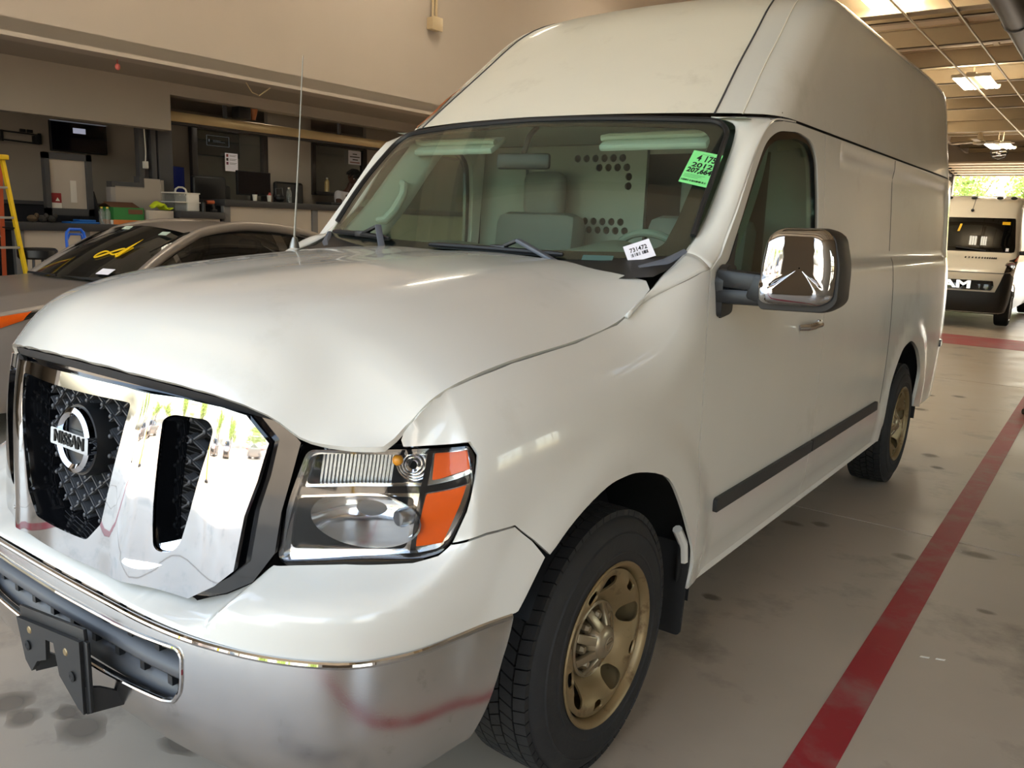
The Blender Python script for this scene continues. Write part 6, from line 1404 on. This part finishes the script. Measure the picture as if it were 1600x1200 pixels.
one('desk_speaker', m_blackm, 'small dark speaker on the ledge left of the monitor', 'speaker', lambda mb: mb.box((-8.82, 6.62, 1.83), (.10, .12, .24), bev=.03))
# the worker: bowed head, white t-shirt
def skin_body(nm, pts, edges, rad, m, parent, root=0, sub=2):
    me = bpy.data.meshes.new(nm); me.from_pydata([tuple(p) for p in pts], edges, []); o = link(nm, me, m, parent); me.skin_vertices if me.skin_vertices else None
    md = o.modifiers.new('skin', 'SKIN'); md.use_smooth_shade = True
    if not me.skin_vertices: 
        bm = bmesh.new(); bm.from_mesh(me); bm.verts.layers.skin.verify(); bm.to_mesh(me); bm.free()
    for i, r in enumerate(rad):
        sv = me.skin_vertices[0].data[i]; sv.radius = r if isinstance(r, tuple) else (r, r); sv.use_root = (i == root)
    s = o.modifiers.new('smooth', 'SUBSURF'); s.levels = sub; s.render_levels = sub
    return o
PR = thing('person', 'person with short dark locs in a white t-shirt, bowed over the counter', 'person', (-8.45, 8.64, .62))
m_skin = mat('brown_skin', '#4a2e22', .5, var=.05); m_tee = mat('white_cotton', '#cfcbd0', .85, var=.03); m_hair = mat('black_hair', '#0c0a0b', .8, var=.2); m_trou = mat('dark_trousers', '#22242b', .85)
bx_, by_ = -8.50, 8.64
pts = [(bx_,by_,1.42),(bx_+.02,by_,1.66),(bx_+.07,by_,1.86),(bx_+.11,by_,1.97),(bx_+.16,by_-.005,2.05),(bx_+.20,by_-.01,2.13),
       (bx_+.09,by_-.19,1.92),(bx_+.16,by_-.25,1.68),(bx_+.34,by_-.14,1.77),(bx_+.09,by_+.19,1.92),(bx_+.16,by_+.25,1.68),(bx_+.34,by_+.12,1.77),
       (bx_+.02,by_-.11,1.30),(bx_+.22,by_-.12,1.05),(bx_+.16,by_-.12,.70),(bx_+.02,by_+.11,1.30),(bx_+.22,by_+.12,1.05),(bx_+.16,by_+.12,.70)]
ed = [(0,1),(1,2),(2,3),(3,4),(4,5),(2,6),(6,7),(7,8),(2,9),(9,10),(10,11),(0,12),(12,13),(13,14),(0,15),(15,16),(16,17)]
skin_body('body', pts, ed, [(.15,.11),(.14,.10),(.15,.10),(.075,.07),(.055,.055),(.06,.06),.062,.048,.034,.062,.048,.034,.085,.065,.045,.085,.065,.045], m_skin, PR)
skin_body('t_shirt', [pts[0],pts[1],pts[2],(bx_+.095,by_,1.95),pts[6],((pts[6][0]+pts[7][0])/2,pts[6][1]-.04,1.80),pts[9],((pts[9][0]+pts[10][0])/2,pts[9][1]+.04,1.80)], [(0,1),(1,2),(2,3),(2,4),(4,5),(2,6),(6,7)], [(.17,.13),(.165,.125),(.17,.125),(.085,.08),.085,.07,.085,.07], m_tee, PR)
skin_body('trousers', [pts[0],pts[12],pts[13],(pts[14][0],pts[14][1],.78),pts[15],pts[16],(pts[17][0],pts[17][1],.78)], [(0,1),(1,2),(2,3),(0,4),(4,5),(5,6)], [(.165,.125),.095,.078,.062,.095,.078,.062], m_trou, PR)
hc = Vector((bx_+.245, by_-.02, 2.205)); Rh = Matrix.Rotation(.50, 3, 'Y')@Matrix.Rotation(-.25, 3, 'Z')
def hp(a, b, c): return hc+Rh@Vector((a, b, c))
bm = bmesh.new(); bmesh.ops.create_uvsphere(bm, u_segments=28, v_segments=20, radius=1)
for v in bm.verts:
    x, y, z = v.co; X = .098*x; Y_h = .076*y; Z = .118*z
    if x > .2: X += .012*math.exp(-((y)/.22)**2-((z+.18)/.22)**2)*2.2; X += .010*math.exp(-((z+.55)/.14)**2-(y/.4)**2); X -= .010*math.exp(-((abs(y)-.38)/.18)**2-((z-.02)/.14)**2)
    if z < -.3: Y_h *= 1-.28*(-.3-z); X *= 1-.10*(-.3-z)
    v.co = hp(X, Y_h, Z)
me = bpy.data.meshes.new('head'); bm.to_mesh(me); bm.free(); me.shade_smooth(); hd = link('head', me, m_skin, PR)
for sg in (1, -1):
    mb = MB(); mb.ball(hp(-.005, sg*.078, -.01), .03, 10, (.8, .35, 1.1)); mb.build('ear', m_skin, hd)
    mb = MB(); mb.ball(hp(.084, sg*.030, .004), .011, 10); mb.build('eye', m_white, hd)
mb = MB(); mb.bar(hp(.088, -.022, -.068), hp(.088, .022, -.068), .010, .008, bev=.003); mb.build('mouth', mat('lips', '#5a2f2a', .5), hd)
mb = MB(); rg = random.Random(4)
bmh = bmesh.new(); bmesh.ops.create_uvsphere(bmh, u_segments=24, v_segments=14, radius=1)
for v in bmh.verts:
    x, y, z = v.co; k = 1.0 if (z > .25 - .55*max(0, -x)) else .86
    v.co = hp(.105*x*k-.006, .084*y*k, .125*z*k+.006)
mh = bpy.data.meshes.new('t'); bmh.to_mesh(mh); bmh.free(); mb.bm.from_mesh(mh)
for k in range(70):
    a = rg.uniform(-PI, PI); e = rg.uniform(.30, 1.4); d = Vector((math.cos(a)*math.cos(e), math.sin(a)*math.cos(e), math.sin(e))); p0 = Vector((d.x*.10, d.y*.08, d.z*.12)); p1 = p0+Vector((d.x*.03+.015, d.y*.035, d.z*.015)); p2 = p1+Vector((d.x*.03+.012, d.y*.03, -.028))
    mb.tube([hp(*p0), hp(*p1), hp(*p2)], [.011, .011, .006], 5)
mb.build('hair', m_hair, PR)
for sg in (1, -1):
    hx = Vector((bx_+.36, by_-.14 if sg < 0 else by_+.12, 1.768)); mb = MB(); mb.ball(hx+Vector((.035, 0, 0)), .042, 10, (1.1, .9, .42))
    for k in range(4): f0 = hx+Vector((.065, -.026+.0175*k, .002)); L_ = (.052, .060, .056, .044)[k]; mb.tube([f0, f0+Vector((L_*.6, 0, .006)), f0+Vector((L_, 0, -.010))], [.0088,.008,.0062], 6)
    mb.tube([hx+Vector((.02, -sg*.03, 0)), hx+Vector((.05, -sg*.055, .0)), hx+Vector((.075, -sg*.058, -.006))], [.011,.0095,.007], 6); mb.build('hand', m_skin, PR)
# step ladder at the left edge
t = thing('step_ladder', 'yellow and orange step ladder standing at the left edge by the desk', 'ladder', (-7.0, 2.8, 0))
m_or = mat('orange_fibreglass', '#b5502a', .5, var=.1); m_lad = mat('ladder_yellow', '#d9b21c', .5, var=.08); m_alu = mat('ladder_aluminium', '#a9a49b', .4, .5)
def lp(y, z): return (-7.0-.22*(1-z/2), y, z)
mb = MB(); mb.bar((-6.78,2.99,0), (-7.0,2.83,2.0), .05, .03); mb.build('front_rail', m_lad, t); mb = MB(); mb.bar((-6.78,2.33,0), (-7.0,2.49,2.0), .05, .03); mb.build('front_rail', m_lad, t)
mb = MB(); mb.bar((-7.55,2.97,0), (-7.06,2.83,1.98), .04, .025); mb.build('rear_rail', m_or, t); mb = MB(); mb.bar((-7.55,2.35,0), (-7.06,2.49,1.98), .04, .025); mb.build('rear_rail', m_or, t)
for k in range(6):
    z = .27+.29*k; f = z/2; mb = MB(); mb.bar((-6.78-.22*f, 2.35+.16*f, z), (-6.78-.22*f, 2.97-.16*f, z), .075, .022); mb.build('step', m_alu, t)
mb = MB(); mb.box((-7.03, 2.66, 2.01), (.2, .42, .05), bev=.012); mb.build('top_cap', m_lad, t)
for k in range(4): z = .4+.42*k; f = z/2; mb = MB(); mb.bar((-7.55+.49*f, 2.36+.13*f, z), (-7.55+.49*f, 2.96-.13*f, z), .02, .02); mb.build('brace', m_alu, t)
mb = MB(); mb.bar((-6.93, 2.86, 1.33), (-7.22, 2.88, 1.33), .02, .012); mb.bar((-6.93, 2.46, 1.33), (-7.22, 2.44, 1.33), .02, .012); mb.build('spreader', m_blackm, t)
# round black stool, blue hand truck
t = thing('bar_stool', 'round black padded bar stool before the tall desk', 'stool', (-7.0, 3.1, 0)); mb = MB(); mb.lathe([(0,1.02),(.17,1.02),(.185,1.04),(.185,1.11),(.165,1.13),(0,1.135)], (-7.0,3.1,0), (0,0,1), 28); mb.build('seat', m_blackm, t)
for k in range(4): a = PI/4+k*PI/2; mb = MB(); mb.tube([(-7.0+.11*math.cos(a),3.1+.11*math.sin(a),1.03),(-7.0+.21*math.cos(a),3.1+.21*math.sin(a),0)], .014, 8); mb.build('leg', m_frame, t)
mb = MB(); mb.tube([(-7.0+.17*math.cos(a),3.1+.17*math.sin(a),.4) for a in np.linspace(0, 2*PI, 25)[:-1]], .009, 6, closed=True); mb.build('foot_ring', m_frame, t)
m_blue = mat('bright_blue_enamel', '#1f5fd0', .35, coat=.3, var=.05)
t = thing('hand_truck', 'bright blue hand truck parked in front of the tall desk', 'hand truck', (-7.0, 3.5, 0))
mb = MB(); mb.tube([(-6.95,3.41,.05),(-7.02,3.41,1.22),(-7.03,3.42,1.29),(-7.03,3.45,1.325),(-7.03,3.57,1.325),(-7.03,3.60,1.29),(-7.02,3.61,1.22),(-6.95,3.61,.05)], .016, 8); mb.build('frame', m_blue, t)
mb = MB(); mb.tube([(-7.2,3.47,.2),(-7.14,3.47,1.20),(-7.13,3.50,1.27),(-7.13,3.62,1.27),(-7.14,3.65,1.20),(-7.2,3.65,.2)], .013, 8); mb.tube([(-6.97,3.41,.5),(-6.97,3.61,.5)], .012, 6); mb.tube([(-7.0,3.41,.9),(-7.0,3.61,.9)], .012, 6); mb.build('rear_loop', m_blue, t)
mb = MB(); mb.span((-6.95,3.40,.02),(-6.70,3.62,.03)); mb.build('toe_plate', m_blue, t)
for y in (3.36, 3.66): mb = MB(); mb.lathe([(0,-.03),(.10,-.03),(.12,-.015),(.12,.015),(.10,.03),(0,.03)], (-7.05,y,.12), (0,1,0), 18); mb.build('wheel', m_blackm, t)
# unseen fill lamps added in the office ceiling to brighten the bay
m_ol = mat('office_fill_lamp', '#fff2dd', .5, var=0, emit=4.0)
for k, (x, y) in enumerate(((-8.15, 3.4), (-8.1, 6.8), (-9.4, 11.2))):
    t = thing('office_fill_lamp', ('unseen office fill lamp added over the tall desk', 'unseen office fill lamp added over the monitor', 'unseen office fill lamp added beyond the worker')[k], 'lamp', (x, y, 3.05)); mb = MB(); mb.span((x-.25, y-.25, 3.055), (x+.25, y+.25, 3.08)); mb.build('housing', m_white, t, smooth=0); mb = MB(); mb.span((x-.22, y-.22, 3.045), (x+.22, y+.22, 3.056)); mb.build('diffuser', m_ol, t, smooth=0)
